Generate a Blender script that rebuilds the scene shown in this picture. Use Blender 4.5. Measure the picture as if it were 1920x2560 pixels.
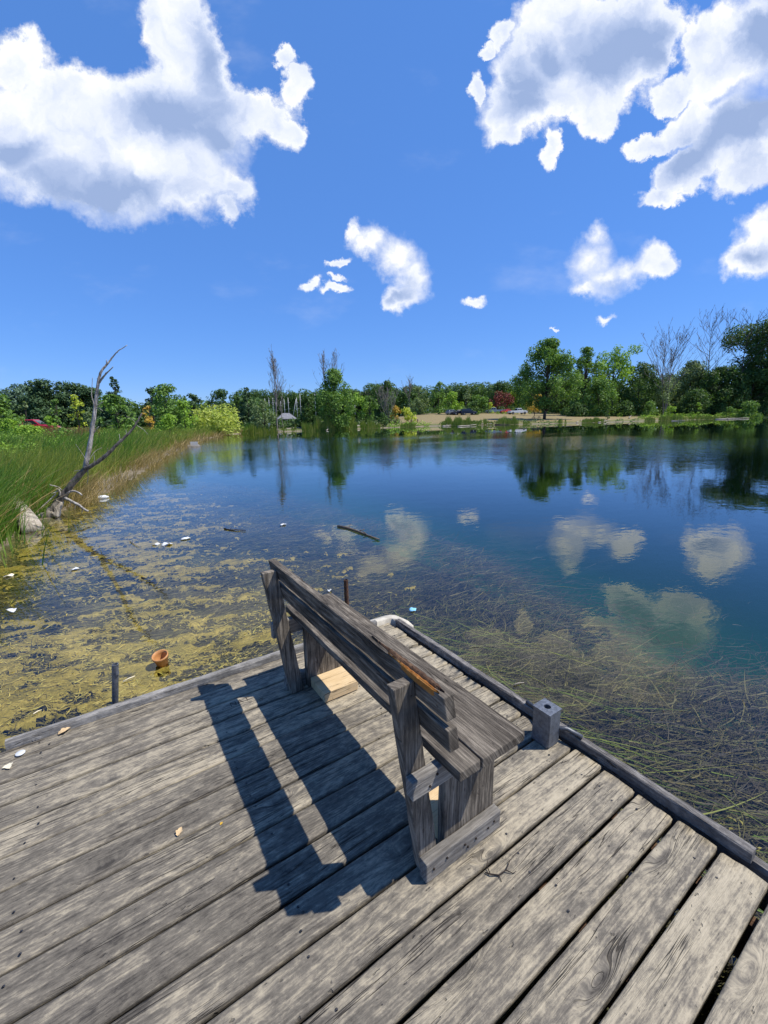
import bpy, bmesh, math, random
import numpy as np
from mathutils import Vector, Matrix, noise as mnoise

for o in list(bpy.data.objects): bpy.data.objects.remove(o)
random.seed(7)
RNG = np.random.default_rng(11)
SC = bpy.context.scene
COL = SC.collection
PI = math.pi
R = math.radians

# ------------------------------------------------------------------ camera
CAMR = np.array([[0.8305292362, -0.5567272291, -0.0166126531],
                 [0.1353096173, 0.1727431481, 0.9756285729],
                 [0.5402892700, 0.8125359052, -0.2187987831]])
CAMP = np.array([-1.6866764, -2.3901702, 1.5430575])
FOC = 1059.669                      # focal length in pixels of a 1920 x 2560 picture
FH = np.array([CAMR[2][0], CAMR[2][1], 0.0]); FH /= np.linalg.norm(FH)
RH = np.array([FH[1], -FH[0], 0.0])
cam = bpy.data.cameras.new('camera')
camo = bpy.data.objects.new('camera', cam)
COL.objects.link(camo)
cam.sensor_fit = 'HORIZONTAL'; cam.sensor_width = 36.0; cam.lens = FOC / 1920 * 36
cam.clip_start = 0.05; cam.clip_end = 6000
camo.matrix_world = Matrix(((CAMR[0][0], CAMR[1][0], -CAMR[2][0], CAMP[0]),
                            (CAMR[0][1], CAMR[1][1], -CAMR[2][1], CAMP[1]),
                            (CAMR[0][2], CAMR[1][2], -CAMR[2][2], CAMP[2]),
                            (0, 0, 0, 1)))
SC.camera = camo

# ------------------------------------------------------------------ colour management
SC.view_settings.view_transform = 'Standard'
SC.view_settings.look = 'None'
SC.view_settings.exposure = 0.32
SC.view_settings.gamma = 1.0
SC.view_settings.use_curve_mapping = False

# ------------------------------------------------------------------ sun
SUNV = Vector((0.51, -0.35, 1.0)).normalized()
sl = bpy.data.lights.new('sun', 'SUN'); sl.energy = 5.0; sl.angle = R(0.5); sl.color = (1.0, 0.95, 0.86)
so = bpy.data.objects.new('sun', sl); COL.objects.link(so)
so.rotation_euler = SUNV.to_track_quat('Z', 'Y').to_euler()


# ------------------------------------------------------------------ node helper
class NT:
    def __init__(s, tree): s.t = tree
    def put(s, sock, v):
        if v is None: return
        if isinstance(v, bpy.types.NodeSocket): s.t.links.new(v, sock)
        elif isinstance(v, bpy.types.Node): s.t.links.new(v.outputs[0], sock)
        else:
            try: sock.default_value = v
            except Exception:
                sock.default_value = tuple(v) + (1.0,) if len(v) == 3 else v
    def n(s, typ, ins=None, **props):
        nd = s.t.nodes.new(typ)
        for k, v in props.items(): setattr(nd, k, v)
        if ins:
            for k, v in ins.items(): s.put(nd.inputs[k], v)
        return nd
    def m(s, op, a, b=None, c=None, clamp=False):
        nd = s.n('ShaderNodeMath', {0: a}, operation=op, use_clamp=clamp)
        if b is not None: s.put(nd.inputs[1], b)
        if c is not None: s.put(nd.inputs[2], c)
        return nd.outputs[0]
    def v(s, op, a, b=None):
        nd = s.n('ShaderNodeVectorMath', {0: a}, operation=op)
        if b is not None: s.put(nd.inputs[1], b)
        return nd.outputs['Value'] if op in ('LENGTH', 'DOT_PRODUCT', 'DISTANCE') else nd.outputs[0]
    def mapr(s, x, a, b, c=0.0, d=1.0, smooth=True):
        nd = s.n('ShaderNodeMapRange', {0: x, 1: a, 2: b, 3: c, 4: d})
        if smooth: nd.interpolation_type = 'SMOOTHSTEP'
        return nd.outputs[0]
    def noise(s, vec, scale, detail=3.0, rough=0.5, dist=0.0, out=0):
        nd = s.n('ShaderNodeTexNoise', {'Vector': vec, 'Scale': scale, 'Detail': detail, 'Roughness': rough, 'Distortion': dist})
        return nd.outputs[out]
    def mix(s, f, a, b, mode='MIX'):
        nd = s.n('ShaderNodeMix', data_type='RGBA', blend_type=mode)
        s.put(nd.inputs[0], f); s.put(nd.inputs[6], a if not isinstance(a, tuple) else a + (1.0,) if len(a) == 3 else a)
        s.put(nd.inputs[7], b if not isinstance(b, tuple) else b + (1.0,) if len(b) == 3 else b)
        return nd.outputs[2]
    def ramp(s, f, stops, interp='LINEAR'):
        nd = s.n('ShaderNodeValToRGB', {0: f}); cr = nd.color_ramp; cr.interpolation = interp
        while len(cr.elements) < len(stops): cr.elements.new(0.5)
        for e, (p, c) in zip(cr.elements, stops): e.position = p; e.color = tuple(c) + (1.0,)
        return nd.outputs[0]
    def mapping(s, vec, loc=(0, 0, 0), rot=(0, 0, 0), scale=(1, 1, 1), typ='POINT'):
        nd = s.n('ShaderNodeMapping', {0: vec}, vector_type=typ)
        nd.inputs['Location'].default_value = loc; nd.inputs['Rotation'].default_value = rot; nd.inputs['Scale'].default_value = scale
        return nd.outputs[0]
    def sep(s, vec): return s.n('ShaderNodeSeparateXYZ', {0: vec}).outputs
    def comb(s, x=0.0, y=0.0, z=0.0): return s.n('ShaderNodeCombineXYZ', {0: x, 1: y, 2: z}).outputs[0]


def new_mat(name):
    m = bpy.data.materials.new(name); m.use_nodes = True
    t = m.node_tree
    for nd in list(t.nodes): t.nodes.remove(nd)
    nt = NT(t)
    out = nt.n('ShaderNodeOutputMaterial')
    return m, nt, out


# ------------------------------------------------------------------ world: clear blue sky with cumulus clouds
def px_dir(u, v):
    d = np.array([(u - 960) / FOC, -(v - 1280) / FOC, 1.0]) @ CAMR
    return d
def px_sky(u, v):
    d = px_dir(u, v); f = d @ FH
    return np.array([d @ RH / f, d[2] / f])

world = bpy.data.worlds.new('World'); SC.world = world; world.use_nodes = True
wt = world.node_tree
for nd in list(wt.nodes): wt.nodes.remove(nd)
W = NT(wt)
tc = W.n('ShaderNodeTexCoord').outputs['Generated']
sky = W.n('ShaderNodeTexSky', sky_type='NISHITA', sun_disc=False)
sky.sun_elevation = math.asin(SUNV.z); sky.sun_rotation = math.atan2(SUNV.x, SUNV.y)
sky.altitude = 100; sky.air_density = 1.0; sky.dust_density = 0.0; sky.ozone_density = 4.0
hs = W.n('ShaderNodeHueSaturation', {'Saturation': 1.16, 'Value': 1.0, 'Hue': 0.502, 'Color': sky.outputs[0]})
SKYC = W.mix(1.0, hs.outputs[0], (0.80, 0.98, 1.42), 'MULTIPLY')
SKYC = W.mix(0.5, SKYC, (1.30, 3.35, 8.2))
dF = W.v('DOT_PRODUCT', tc, tuple(FH)); dR = W.v('DOT_PRODUCT', tc, tuple(RH)); dZ = W.sep(tc)[2]
front = W.mapr(dF, 0.08, 0.2)
dFs = W.m('MAXIMUM', dF, 0.05)
S0 = W.comb(W.m('DIVIDE', dR, dFs), W.m('DIVIDE', dZ, dFs), 0.0)
# edges are billowed by two octaves of warping
w1 = W.v('SUBTRACT', W.noise(S0, 3.2, 2.0, 0.5, out=1), (0.5, 0.5, 0.5))
w3 = W.v('SUBTRACT', W.noise(S0, 34.0, 4.0, 0.6, out=1), (0.5, 0.5, 0.5))
w2 = W.v('SUBTRACT', W.noise(S0, 11.0, 7.0, 0.66, out=1), (0.5, 0.5, 0.5))
S1 = W.v('ADD', S0, W.v('ADD', W.v('MULTIPLY', w1, (0.10, 0.10, 0.0)), W.v('MULTIPLY', w2, (0.11, 0.11, 0.0))))

REACH = 1.6
def blob_field(blobs, vec):
    acc = None
    for b in blobs:
        u, v, rx, ry = b[:4]; rot = b[4] if len(b) > 4 else 0.0
        c = px_sky(u, v)
        ex = px_sky(u + rx * math.cos(R(rot)), v + rx * math.sin(R(rot))) - c
        ey = px_sky(u + ry * math.sin(R(rot)), v - ry * math.cos(R(rot))) - c
        th = math.atan2(ex[1], ex[0])
        g = W.n('ShaderNodeTexGradient', {0: vec}, gradient_type='SPHERICAL')
        tm = g.texture_mapping; tm.vector_type = 'TEXTURE'
        tm.translation = (c[0], c[1], 0); tm.rotation = (0, 0, th)
        tm.scale = (float(np.linalg.norm(ex)) * REACH, float(np.linalg.norm(ey)) * REACH, 1.0)
        acc = g.outputs['Fac'] if acc is None else W.m('SMOOTH_MAX', acc, g.outputs['Fac'], 0.16)
    return W.m('MULTIPLY_ADD', acc, -REACH, REACH)      # normalised distance from the middle, 1 at the rim

BIG = [(35, 150, 95, 80), (150, 260, 130, 115), (40, 330, 160, 190), (240, 340, 180, 160), (420, 330, 190, 190), (455, 60, 105, 150),
       (500, 190, 100, 120), (545, 300, 100, 110), (620, 305, 60, 75), (702, 165, 32, 38), (728, 235, 42, 52), (722, 320, 36, 55),
       (690, 318, 58, 60), (640, 292, 64, 52), (300, 480, 190, 105), (480, 460, 140, 110), (555, 545, 34, 40), (585, 490, 52, 62), (150, 440, 130, 100),
       (1430, 50, 170, 120), (1360, 160, 125, 130), (1500, 160, 170, 110), (1288, 268, 104, 82), (1600, 50, 120, 90), (1630, 130, 52, 66),
       (1440, 240, 110, 66), (1188, 215, 24, 40), (1250, 82, 34, 40), (1218, 122, 30, 20), (1360, 380, 28, 62), (1475, 292, 72, 62), (1262, 325, 62, 36),
       (1770, 80, 66, 100, 20), (1690, 215, 66, 42, -20), (1800, 170, 100, 100), (1890, 100, 130, 150), (1630, 350, 66, 36, -10), (1730, 300, 92, 56, -30),
       (1860, 320, 170, 100, -30), (1730, 425, 96, 52, -10), (1660, 480, 62, 32), (1890, 410, 110, 60, -30)]
SMALL = [(884, 582, 18, 26), (930, 610, 46, 32, 15), (992, 652, 50, 42, 40), (1032, 690, 42, 46), (1010, 735, 44, 26), (980, 752, 24, 24),
         (776, 705, 24, 12, -20), (840, 715, 30, 10), (842, 690, 17, 7), (846, 652, 26, 9, -20), (1184, 757, 24, 12),
         (1490, 600, 24, 30), (1475, 660, 48, 50), (1510, 700, 52, 42), (1560, 680, 52, 30), (1625, 660, 40, 36), (1648, 672, 32, 26), (1470, 725, 36, 18),
         (1905, 555, 46, 32, -25), (1885, 640, 64, 40, -20), (1930, 600, 72, 66), (1515, 794, 24, 8, -8), (1390, 816, 11, 4, -10)]
DARK = [(430, 270, 170, 95, 10), (530, 340, 90, 60, 30), (260, 520, 220, 75, 5), (90, 400, 90, 60), (560, 100, 60, 160, 10), (1310, 220, 90, 105), (1560, 95, 170, 95, -20), (1400, 120, 60, 60),
        (1850, 320, 190, 80, -32), (1760, 390, 110, 45, -20), (1900, 80, 100, 80), (1500, 735, 60, 22), (1880, 665, 70, 22), (1000, 745, 50, 22)]
fb = blob_field(BIG, S1)
S2 = W.v('ADD', S0, W.v('ADD', W.v('MULTIPLY', w3, (0.028, 0.028, 0.0)), W.v('MULTIPLY', w2, (0.07, 0.07, 0.0))))
fs = blob_field([(b[0], b[1], b[2] * 1.34, b[3] * 1.34) + tuple(b[4:]) for b in SMALL], S2)
thick = W.m('MAXIMUM', W.m('SUBTRACT', 1.0, fb), W.m('MULTIPLY', W.m('SUBTRACT', 1.0, fs), 0.62))
nz = W.noise(S0, 16.0, 6.0, 0.62)
nfine = W.noise(S0, 42.0, 5.0, 0.6)
den = W.m('ADD', thick, W.m('MULTIPLY', W.m('SUBTRACT', nz, 0.5), 0.42))
den = W.m('ADD', den, W.m('MULTIPLY', W.m('SUBTRACT', nfine, 0.5), 0.20))
soft = W.mapr(W.noise(S0, 2.3, 1.0), 0.35, 0.65, 0.15, 0.55)
alpha = W.m('MULTIPLY', W.m('POWER', W.mapr(den, -0.06, soft, smooth=False), 1.4), front)
wisp = W.m('MULTIPLY', W.mapr(W.noise(W.mapping(S0, (3.1, 0.4, 0), (0, 0, 0.35), (1.2, 2.6, 1)), 2.6, 5.0, 0.6), 0.56, 0.86), 0.16)
# relief: the side of each billow that faces the sun is whiter
n_a = W.noise(S1, 5.5, 6.0, 0.60)
n_b = W.noise(W.v('ADD', S1, (0.03, 0.035, 0.0)), 5.5, 6.0, 0.60)
rel = W.m('MULTIPLY', W.m('SUBTRACT', n_a, n_b), 1.7)
fd = blob_field(DARK, W.v('ADD', S0, W.v('ADD', W.v('MULTIPLY', w1, (0.22, 0.22, 0.0)), W.v('MULTIPLY', w2, (0.07, 0.07, 0)))))
dk = W.mapr(fd, 1.55, -0.1)
dk = W.m('MULTIPLY', dk, W.mapr(W.m('ADD', thick, W.m('MULTIPLY', W.sep(w1)[0], 0.9)), -0.15, 0.60))
dk = W.m('ADD', W.m('MULTIPLY', dk, 1.02), W.m('MULTIPLY', W.mapr(thick, 0.0, 0.9), 0.26))
dk = W.m('SUBTRACT', dk, rel, clamp=True)
cloudc = W.ramp(dk, [(0.0, (0.94, 0.96, 1.0)), (0.28, (0.76, 0.82, 0.96)), (0.65, (0.48, 0.58, 0.82)), (1.0, (0.32, 0.43, 0.69))])
CLOUDV = W.mix(1.0, cloudc, (9.6, 9.6, 9.6), 'MULTIPLY')
skyw = W.mix(wisp, SKYC, CLOUDV)
final = W.mix(alpha, skyw, CLOUDV)
bg = W.n('ShaderNodeBackground', {'Color': final, 'Strength': 0.090})
wo = W.n('ShaderNodeOutputWorld'); wt.links.new(bg.outputs[0], wo.inputs[0])
world.cycles.sampling_method = 'MANUAL'; world.cycles.sample_map_resolution = 512

# ------------------------------------------------------------------ scene helpers
WATER = -0.35

def tag(o, label=None, cat=None, group=None, kind=None):
    if label: o['label'] = label
    if cat: o['category'] = cat
    if group: o['group'] = group
    if kind: o['kind'] = kind
    return o

def link(o, parent=None):
    COL.objects.link(o)
    if parent is not None: o.parent = parent
    return o

def empty(name, loc=(0, 0, 0), rz=0.0):
    o = bpy.data.objects.new(name, None); o.empty_display_size = 0.2
    o.location = loc; o.rotation_euler = (0, 0, rz)
    return link(o)

def mesh_np(name, verts, faces, mats, parent=None, smooth=False, idx=None):
    """faces: (M,4) or (M,3) int array"""
    me = bpy.data.meshes.new(name)
    verts = np.asarray(verts, dtype=np.float32); faces = np.asarray(faces, dtype=np.int32)
    k = faces.shape[1]
    me.vertices.add(len(verts)); me.vertices.foreach_set('co', verts.ravel())
    me.loops.add(faces.size); me.loops.foreach_set('vertex_index', faces.ravel())
    me.polygons.add(len(faces))
    me.polygons.foreach_set('loop_start', np.arange(0, faces.size, k, dtype=np.int32))
    me.polygons.foreach_set('loop_total', np.full(len(faces), k, dtype=np.int32))
    if not isinstance(mats, (list, tuple)): mats = [mats]
    for m in mats: me.materials.append(m)
    if idx is not None: me.polygons.foreach_set('material_index', np.asarray(idx, dtype=np.int32))
    if smooth: me.polygons.foreach_set('use_smooth', np.ones(len(faces), dtype=bool))
    me.update(calc_edges=True); me.validate()
    return link(bpy.data.objects.new(name, me), parent)


class MB:
    """collects shapes and links them as one mesh object"""
    def __init__(s): s.v = []; s.f = []; s.mi = []; s.cur = 0; s.sm = []
    def _add(s, vs, fs, smooth=False):
        o = len(s.v); s.v += [tuple(p) for p in vs]
        for f in fs: s.f.append([i + o for i in f]); s.mi.append(s.cur); s.sm.append(smooth)
    def box(s, a, b, bev=0.0, M=None):
        x0, y0, z0 = a; x1, y1, z1 = b
        if bev <= 0:
            vs = [(x0, y0, z0), (x1, y0, z0), (x1, y1, z0), (x0, y1, z0), (x0, y0, z1), (x1, y0, z1), (x1, y1, z1), (x0, y1, z1)]
            fs = [(0, 3, 2, 1), (4, 5, 6, 7), (0, 1, 5, 4), (1, 2, 6, 5), (2, 3, 7, 6), (3, 0, 4, 7)]
        else:
            bm = bmesh.new(); bmesh.ops.create_cube(bm, size=1.0)
            for v in bm.verts: v.co = Vector(((x0 + x1) / 2 + v.co.x * (x1 - x0), (y0 + y1) / 2 + v.co.y * (y1 - y0), (z0 + z1) / 2 + v.co.z * (z1 - z0)))
            bmesh.ops.bevel(bm, geom=bm.edges[:], offset=bev, segments=2, affect='EDGES', profile=0.5)
            bm.verts.index_update()
            vs = [v.co[:] for v in bm.verts]; fs = [[v.index for v in f.verts] for f in bm.faces]; bm.free()
        if M is not None: vs = [tuple(M @ Vector(p)) for p in vs]
        s._add(vs, fs)
    def tube(s, pts, rad, seg=8, cap=True, smooth=True, wob=0.0):
        pts = [Vector(p) for p in pts]; n = len(pts)
        if not hasattr(rad, '__len__'): rad = [rad] * n
        vs = []; fs = []
        t0 = (pts[1] - pts[0]).normalized()
        up = Vector((0, 0, 1)) if abs(t0.z) < 0.9 else Vector((1, 0, 0))
        a = t0.cross(up).normalized()
        for i in range(n):
            t = (pts[min(i + 1, n - 1)] - pts[max(i - 1, 0)]).normalized()
            a = (a - t * a.dot(t)).normalized(); b = t.cross(a)
            for k in range(seg):
                th = 2 * PI * k / seg
                r = rad[i] * (1 + (random.uniform(-wob, wob) if wob else 0))
                vs.append(pts[i] + (a * math.cos(th) + b * math.sin(th)) * r)
        for i in range(n - 1):
            for k in range(seg):
                k2 = (k + 1) % seg
                fs.append((i * seg + k, i * seg + k2, (i + 1) * seg + k2, (i + 1) * seg + k))
        if cap:
            fs.append(tuple(range(seg))[::-1]); fs.append(tuple((n - 1) * seg + k for k in range(seg)))
        s._add(vs, fs, smooth)
    def lathe(s, prof, seg=20, c=(0, 0, 0), smooth=True, M=None):
        vs = []; fs = []
        for r, z in prof:
            for k in range(seg):
                th = 2 * PI * k / seg
                p = Vector((r * math.cos(th), r * math.sin(th), z))
                if M is not None: p = M @ p
                vs.append(p + Vector(c))
        for i in range(len(prof) - 1):
            for k in range(seg):
                k2 = (k + 1) % seg
                fs.append((i * seg + k, i * seg + k2, (i + 1) * seg + k2, (i + 1) * seg + k))
        s._add(vs, fs, smooth)
    def prism(s, prof, y0, y1, M=None):
        """closed (x, z) outline pushed from y0 to y1"""
        n = len(prof)
        vs = [(x, y0, z) for x, z in prof] + [(x, y1, z) for x, z in prof]
        fs = [tuple(range(n)), tuple(range(2 * n - 1, n - 1, -1))]
        for i in range(n): j = (i + 1) % n; fs.append((i, i + n, j + n, j))
        if M is not None: vs = [tuple(M @ Vector(p)) for p in vs]
        s._add(vs, fs)
    def poly(s, vs, smooth=False): s._add(vs, [tuple(range(len(vs)))], smooth)
    def build(s, name, mats, parent=None):
        me = bpy.data.meshes.new(name); me.from_pydata(s.v, [], s.f)
        if not isinstance(mats, (list, tuple)): mats = [mats]
        for m in mats: me.materials.append(m)
        me.polygons.foreach_set('material_index', s.mi); me.polygons.foreach_set('use_smooth', s.sm)
        bm = bmesh.new(); bm.from_mesh(me); bmesh.ops.recalc_face_normals(bm, faces=bm.faces[:]); bm.to_mesh(me); bm.free()
        me.update()
        return link(bpy.data.objects.new(name, me), parent)


def on_z(u, v, z=WATER):
    d = px_dir(u, v); return CAMP + d * ((z - CAMP[2]) / d[2])
def at_depth(u, v, D):
    d = px_dir(u, v); return CAMP + d * (D / (d @ FH))

# ------------------------------------------------------------------ pond outline, terrain heights
SHORE_PX = [(0, 1400), (40, 1345), (75, 1322), (130, 1296), (205, 1258), (284, 1228), (350, 1190), (400, 1154), (463, 1120), (520, 1099), (571, 1086), (640, 1083), (700, 1080),
            (760, 1078), (860, 1074), (960, 1070), (1030, 1067.5), (1100, 1065), (1200, 1063), (1300, 1061), (1440, 1058), (1520, 1056), (1600, 1053), (1700, 1050.5), (1800, 1048), (1920, 1044)]
SHORE = [tuple(on_z(u, v)[:2]) for u, v in SHORE_PX]
def fr(f, r): return tuple((CAMP + FH * f + RH * r)[:2])
POND = [fr(-9, -8), fr(0, -7.0), fr(3.5, -6.0)] + SHORE + [fr(112, 135), fr(80, 150), fr(30, 120), fr(0, 60), fr(-14, 20)]
POND = np.array(POND)
SHELF = np.array([fr(-9, -9), fr(6, -9), fr(14.9, -8.9), fr(14.6, -7.6), tuple(on_z(650, 1215)[:2]), tuple(on_z(810, 1260)[:2]), tuple(on_z(1000, 1300)[:2]),
                  tuple(on_z(1157, 1354)[:2]), tuple(on_z(1390, 1493)[:2]), tuple(on_z(1620, 1643)[:2]), tuple(on_z(1920, 1700)[:2]), fr(1, 4.5), fr(-9, 4.5)])

def sdf(P, poly):
    """signed distance, positive inside"""
    P = np.asarray(P); x = P[:, 0]; y = P[:, 1]
    best = np.full(len(P), 1e18); ins = np.zeros(len(P), bool)
    n = len(poly)
    for i in range(n):
        a = poly[i]; b = poly[(i + 1) % n]; e = b - a
        t = np.clip(((x - a[0]) * e[0] + (y - a[1]) * e[1]) / (e @ e), 0, 1)
        d2 = (x - a[0] - t * e[0]) ** 2 + (y - a[1] - t * e[1]) ** 2
        best = np.minimum(best, d2)
        c = ((a[1] > y) != (b[1] > y))
        with np.errstate(divide='ignore', invalid='ignore'):
            xi = a[0] + (y - a[1]) / (b[1] - a[1] if b[1] != a[1] else 1e-9) * e[0]
        ins ^= (c & (x < xi))
    d = np.sqrt(best)
    return np.where(ins, d, -d)

def sst(a, b, x):
    t = np.clip((x - a) / (b - a), 0, 1); return t * t * (3 - 2 * t)

def vnoise(x, y, s, seed=0):
    """cheap smooth value noise"""
    x = np.asarray(x) * s + seed * 17.13; y = np.asarray(y) * s + seed * 7.77
    xi = np.floor(x).astype(np.int64); yi = np.floor(y).astype(np.int64); xf = x - xi; yf = y - yi
    def h(a, b):
        n = (a * 374761393 + b * 668265263 + seed * 1442695) & 0xFFFFFFFF
        n = ((n ^ (n >> 13)) * 1274126177) & 0xFFFFFFFF
        return ((n ^ (n >> 16)) & 0xFFFF) / 65535.0
    u = xf * xf * (3 - 2 * xf); v = yf * yf * (3 - 2 * yf)
    return (h(xi, yi) * (1 - u) + h(xi + 1, yi) * u) * (1 - v) + (h(xi, yi + 1) * (1 - u) + h(xi + 1, yi + 1) * u) * v
def fnoise(x, y, s, seed=0, oc=4):
    t = 0; a = 1; n = 0
    for i in range(oc):
        t = t + a * vnoise(x, y, s * 2 ** i, seed + i); n += a; a *= 0.5
    return t / n

def ground_z(P):
    P = np.atleast_2d(np.asarray(P, float))[:, :2]
    d = sdf(P, POND); sh = sdf(P, SHELF)
    rel = P - CAMP[:2]; f = rel @ FH[:2]; r = rel @ RH[:2]
    az = r / np.maximum(np.abs(f), 1.0)
    rise = sst(-0.05, 0.12, az)                     # the mown rise stands behind the right half of the far shore
    s = np.maximum(-d, 0)
    land = WATER + 0.30 * sst(0, 2.2, s) + 0.3 * sst(2, 25, s) + rise * (0.35 * sst(0, 6, s) + 2.05 * sst(4, 72, s))
    land = land + 0.06 * (vnoise(P[:, 0], P[:, 1], 0.5, 3) - 0.5) * sst(0, 2, s)
    near_shore = 0.06 + 0.22 * np.maximum(d, 0)
    out = np.maximum(-sh, 0)
    deep = np.minimum(0.62 + 0.16 * fnoise(P[:, 0], P[:, 1], 1.3, 5, 3) + 0.55 * out, 3.4)
    right = sst(-.6, 1.0, P[:, 0] - .12 * np.maximum(P[:, 1], 0))
    deep = np.where(sh > 0, 0.24 + .22 * right + 0.26 * fnoise(P[:, 0], P[:, 1], 1.3, 5, 3), deep)
    water = WATER - np.minimum(near_shore, deep)
    return np.where(d > 0, water, land)
def gz(x, y): return float(ground_z([[x, y]])[0])
def gp(u, D, v=1045):
    p = at_depth(u, v, D); return Vector((p[0], p[1], gz(p[0], p[1])))
def wl(u):                                           # depth of the far waterline behind a picture column
    us = [a for a, b in SHORE_PX]; vs = [b for a, b in SHORE_PX]
    p = on_z(u, float(np.interp(u, us, vs))); return float((p - CAMP) @ FH)

# ------------------------------------------------------------------ materials
def principled(nt, out, col, rough=0.8, bump=None, bstr=0.3, bdist=0.01, metal=0.0, spec=0.3, extra=None):
    ins = {'Base Color': col, 'Roughness': rough, 'Metallic': metal, 'Specular IOR Level': spec}
    b = nt.n('ShaderNodeBsdfPrincipled', ins)
    if bump is not None:
        bn = nt.n('ShaderNodeBump', {'Height': bump, 'Strength': bstr, 'Distance': bdist}); nt.t.links.new(bn.outputs[0], b.inputs['Normal'])
    nt.t.links.new(b.outputs[0], out.inputs[0])
    return b

def wood(name, axis='X', dark=(0.085, 0.075, 0.068), mid=(0.20, 0.18, 0.155), light=(0.42, 0.37, 0.285), lo=0.36, hi=0.66, knots=0.7, kerb_pale=True, bstr=0.8, fs=1.2, fa=0.5, fd=0.3):
    m, nt, out = new_mat(name)
    co = nt.n('ShaderNodeTexCoord').outputs['Object']
    if axis != 'X':
        s = nt.sep(co)
        co = nt.comb(s[1], s[0], s[2]) if axis == 'Y' else nt.comb(s[2], s[0], s[1])
    geo = nt.n('ShaderNodeNewGeometry')
    rnd = geo.outputs['Random Per Island']
    off = nt.comb(nt.m('MULTIPLY', rnd, 37.0), nt.m('MULTIPLY', rnd, 0.71), nt.m('MULTIPLY', rnd, 5.3))
    q = nt.v('ADD', co, off)
    # knots bend the grain around them
    kv = nt.mapping(q, scale=(1.9, 7.5, 2.0))
    vor = nt.n('ShaderNodeTexVoronoi', {'Vector': kv, 'Scale': 1.0, 'Randomness': 1.0}, voronoi_dimensions='2D')
    kd = vor.outputs['Distance']
    pick = nt.m('GREATER_THAN', nt.sep(vor.outputs['Color'])[0], 0.80)
    kn = nt.m('MULTIPLY', nt.m('EXPONENT', nt.m('MULTIPLY', nt.m('MULTIPLY', kd, kd), -34.0)), pick)
    core = nt.m('MULTIPLY', nt.mapr(kd, 0.13, 0.04), pick)
    sw = nt.noise(nt.mapping(q, scale=(1.1, 7.0, 5.0)), 1.0, 2.0)
    qs = nt.sep(q)
    gy = nt.m('ADD', nt.m('ADD', qs[1], nt.m('MULTIPLY', qs[2], 0.6)), nt.m('ADD', nt.m('MULTIPLY', sw, 0.022 + 0.12 * fd), nt.m('MULTIPLY', kn, 0.05 * knots)))
    gv = nt.comb(nt.m('MULTIPLY', qs[0], 1.0), gy, nt.m('MULTIPLY', rnd, 9.0))
    rings = nt.m('SINE', nt.m('MULTIPLY', gy, 520.0))
    fib = nt.noise(nt.mapping(gv, scale=(4.5, 160.0 * fs, 1.0)), 1.0, 4.0, 0.7)
    fib2 = nt.noise(nt.mapping(gv, scale=(1.6, 46.0, 1.0)), 1.0, 4.0, 0.6)
    fine = nt.noise(nt.mapping(gv, scale=(22.0, 420.0, 1.0)), 1.0, 2.0, 0.6)
    blotch = nt.noise(nt.mapping(q, scale=(3.2, 13.0, 6.0)), 1.0, 6.0, 0.66, 0.6)
    flake = nt.noise(nt.mapping(gv, scale=(34.0 * fa * fs, 44.0 * fs, 3.0)), 1.0, 8.0, 0.74, fd)
    t = nt.m('ADD', nt.m('MULTIPLY', blotch, 0.33), nt.m('MULTIPLY', fib2, 0.13))
    t = nt.m('ADD', t, nt.m('MULTIPLY', fib, 0.19))
    t = nt.m('ADD', t, nt.m('MULTIPLY', flake, 0.46))
    t = nt.m('ADD', t, nt.m('MULTIPLY', rings, 0.012))
    t = nt.m('ADD', t, nt.m('MULTIPLY', nt.m('SUBTRACT', rnd, 0.5), 0.07))
    t = nt.m('SUBTRACT', t, nt.m('MULTIPLY', core, 0.09))
    t = nt.m('SUBTRACT', t, 0.055)
    if kerb_pale:                                          # boards turn lighter towards their kerb end
        t = nt.m('ADD', t, nt.m('MULTIPLY', nt.mapr(nt.sep(co)[0], -1.5, -0.25), 0.055))
    tn = nt.mapr(t, lo, hi, smooth=False)
    c = nt.ramp(tn, [(0.0, dark), (0.45, mid), (0.8, light), (1.0, tuple(min(1, x * 1.14) for x in light))])
    # long checks along the grain and small black pits
    ck = nt.noise(nt.mapping(gv, scale=(0.9, 30.0, 1.0)), 1.0, 3.0, 0.55)
    crack = nt.m('MULTIPLY', nt.mapr(nt.m('ABSOLUTE', nt.m('SUBTRACT', ck, 0.52)), 0.010, 0.002), nt.mapr(nt.noise(q, 2.2, 1.0), 0.44, 0.56))
    pit = nt.mapr(nt.noise(nt.mapping(q, scale=(30.0, 60.0, 30.0)), 1.0, 2.0), 0.70, 0.76)
    dd = nt.m('MAXIMUM', crack, nt.m('MULTIPLY', pit, 0.6))
    c = nt.mix(nt.m('MULTIPLY', dd, 0.8), c, (0.03, 0.026, 0.022))
    h = nt.m('ADD', nt.m('MULTIPLY', fib, 0.5), nt.m('MULTIPLY', fine, 0.35))
    h = nt.m('ADD', h, nt.m('MULTIPLY', flake, 0.45))
    h = nt.m('SUBTRACT', h, nt.m('MULTIPLY', dd, 1.3))
    principled(nt, out, c, 0.86, h, bstr, 0.006, spec=0.10)
    return m

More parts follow.
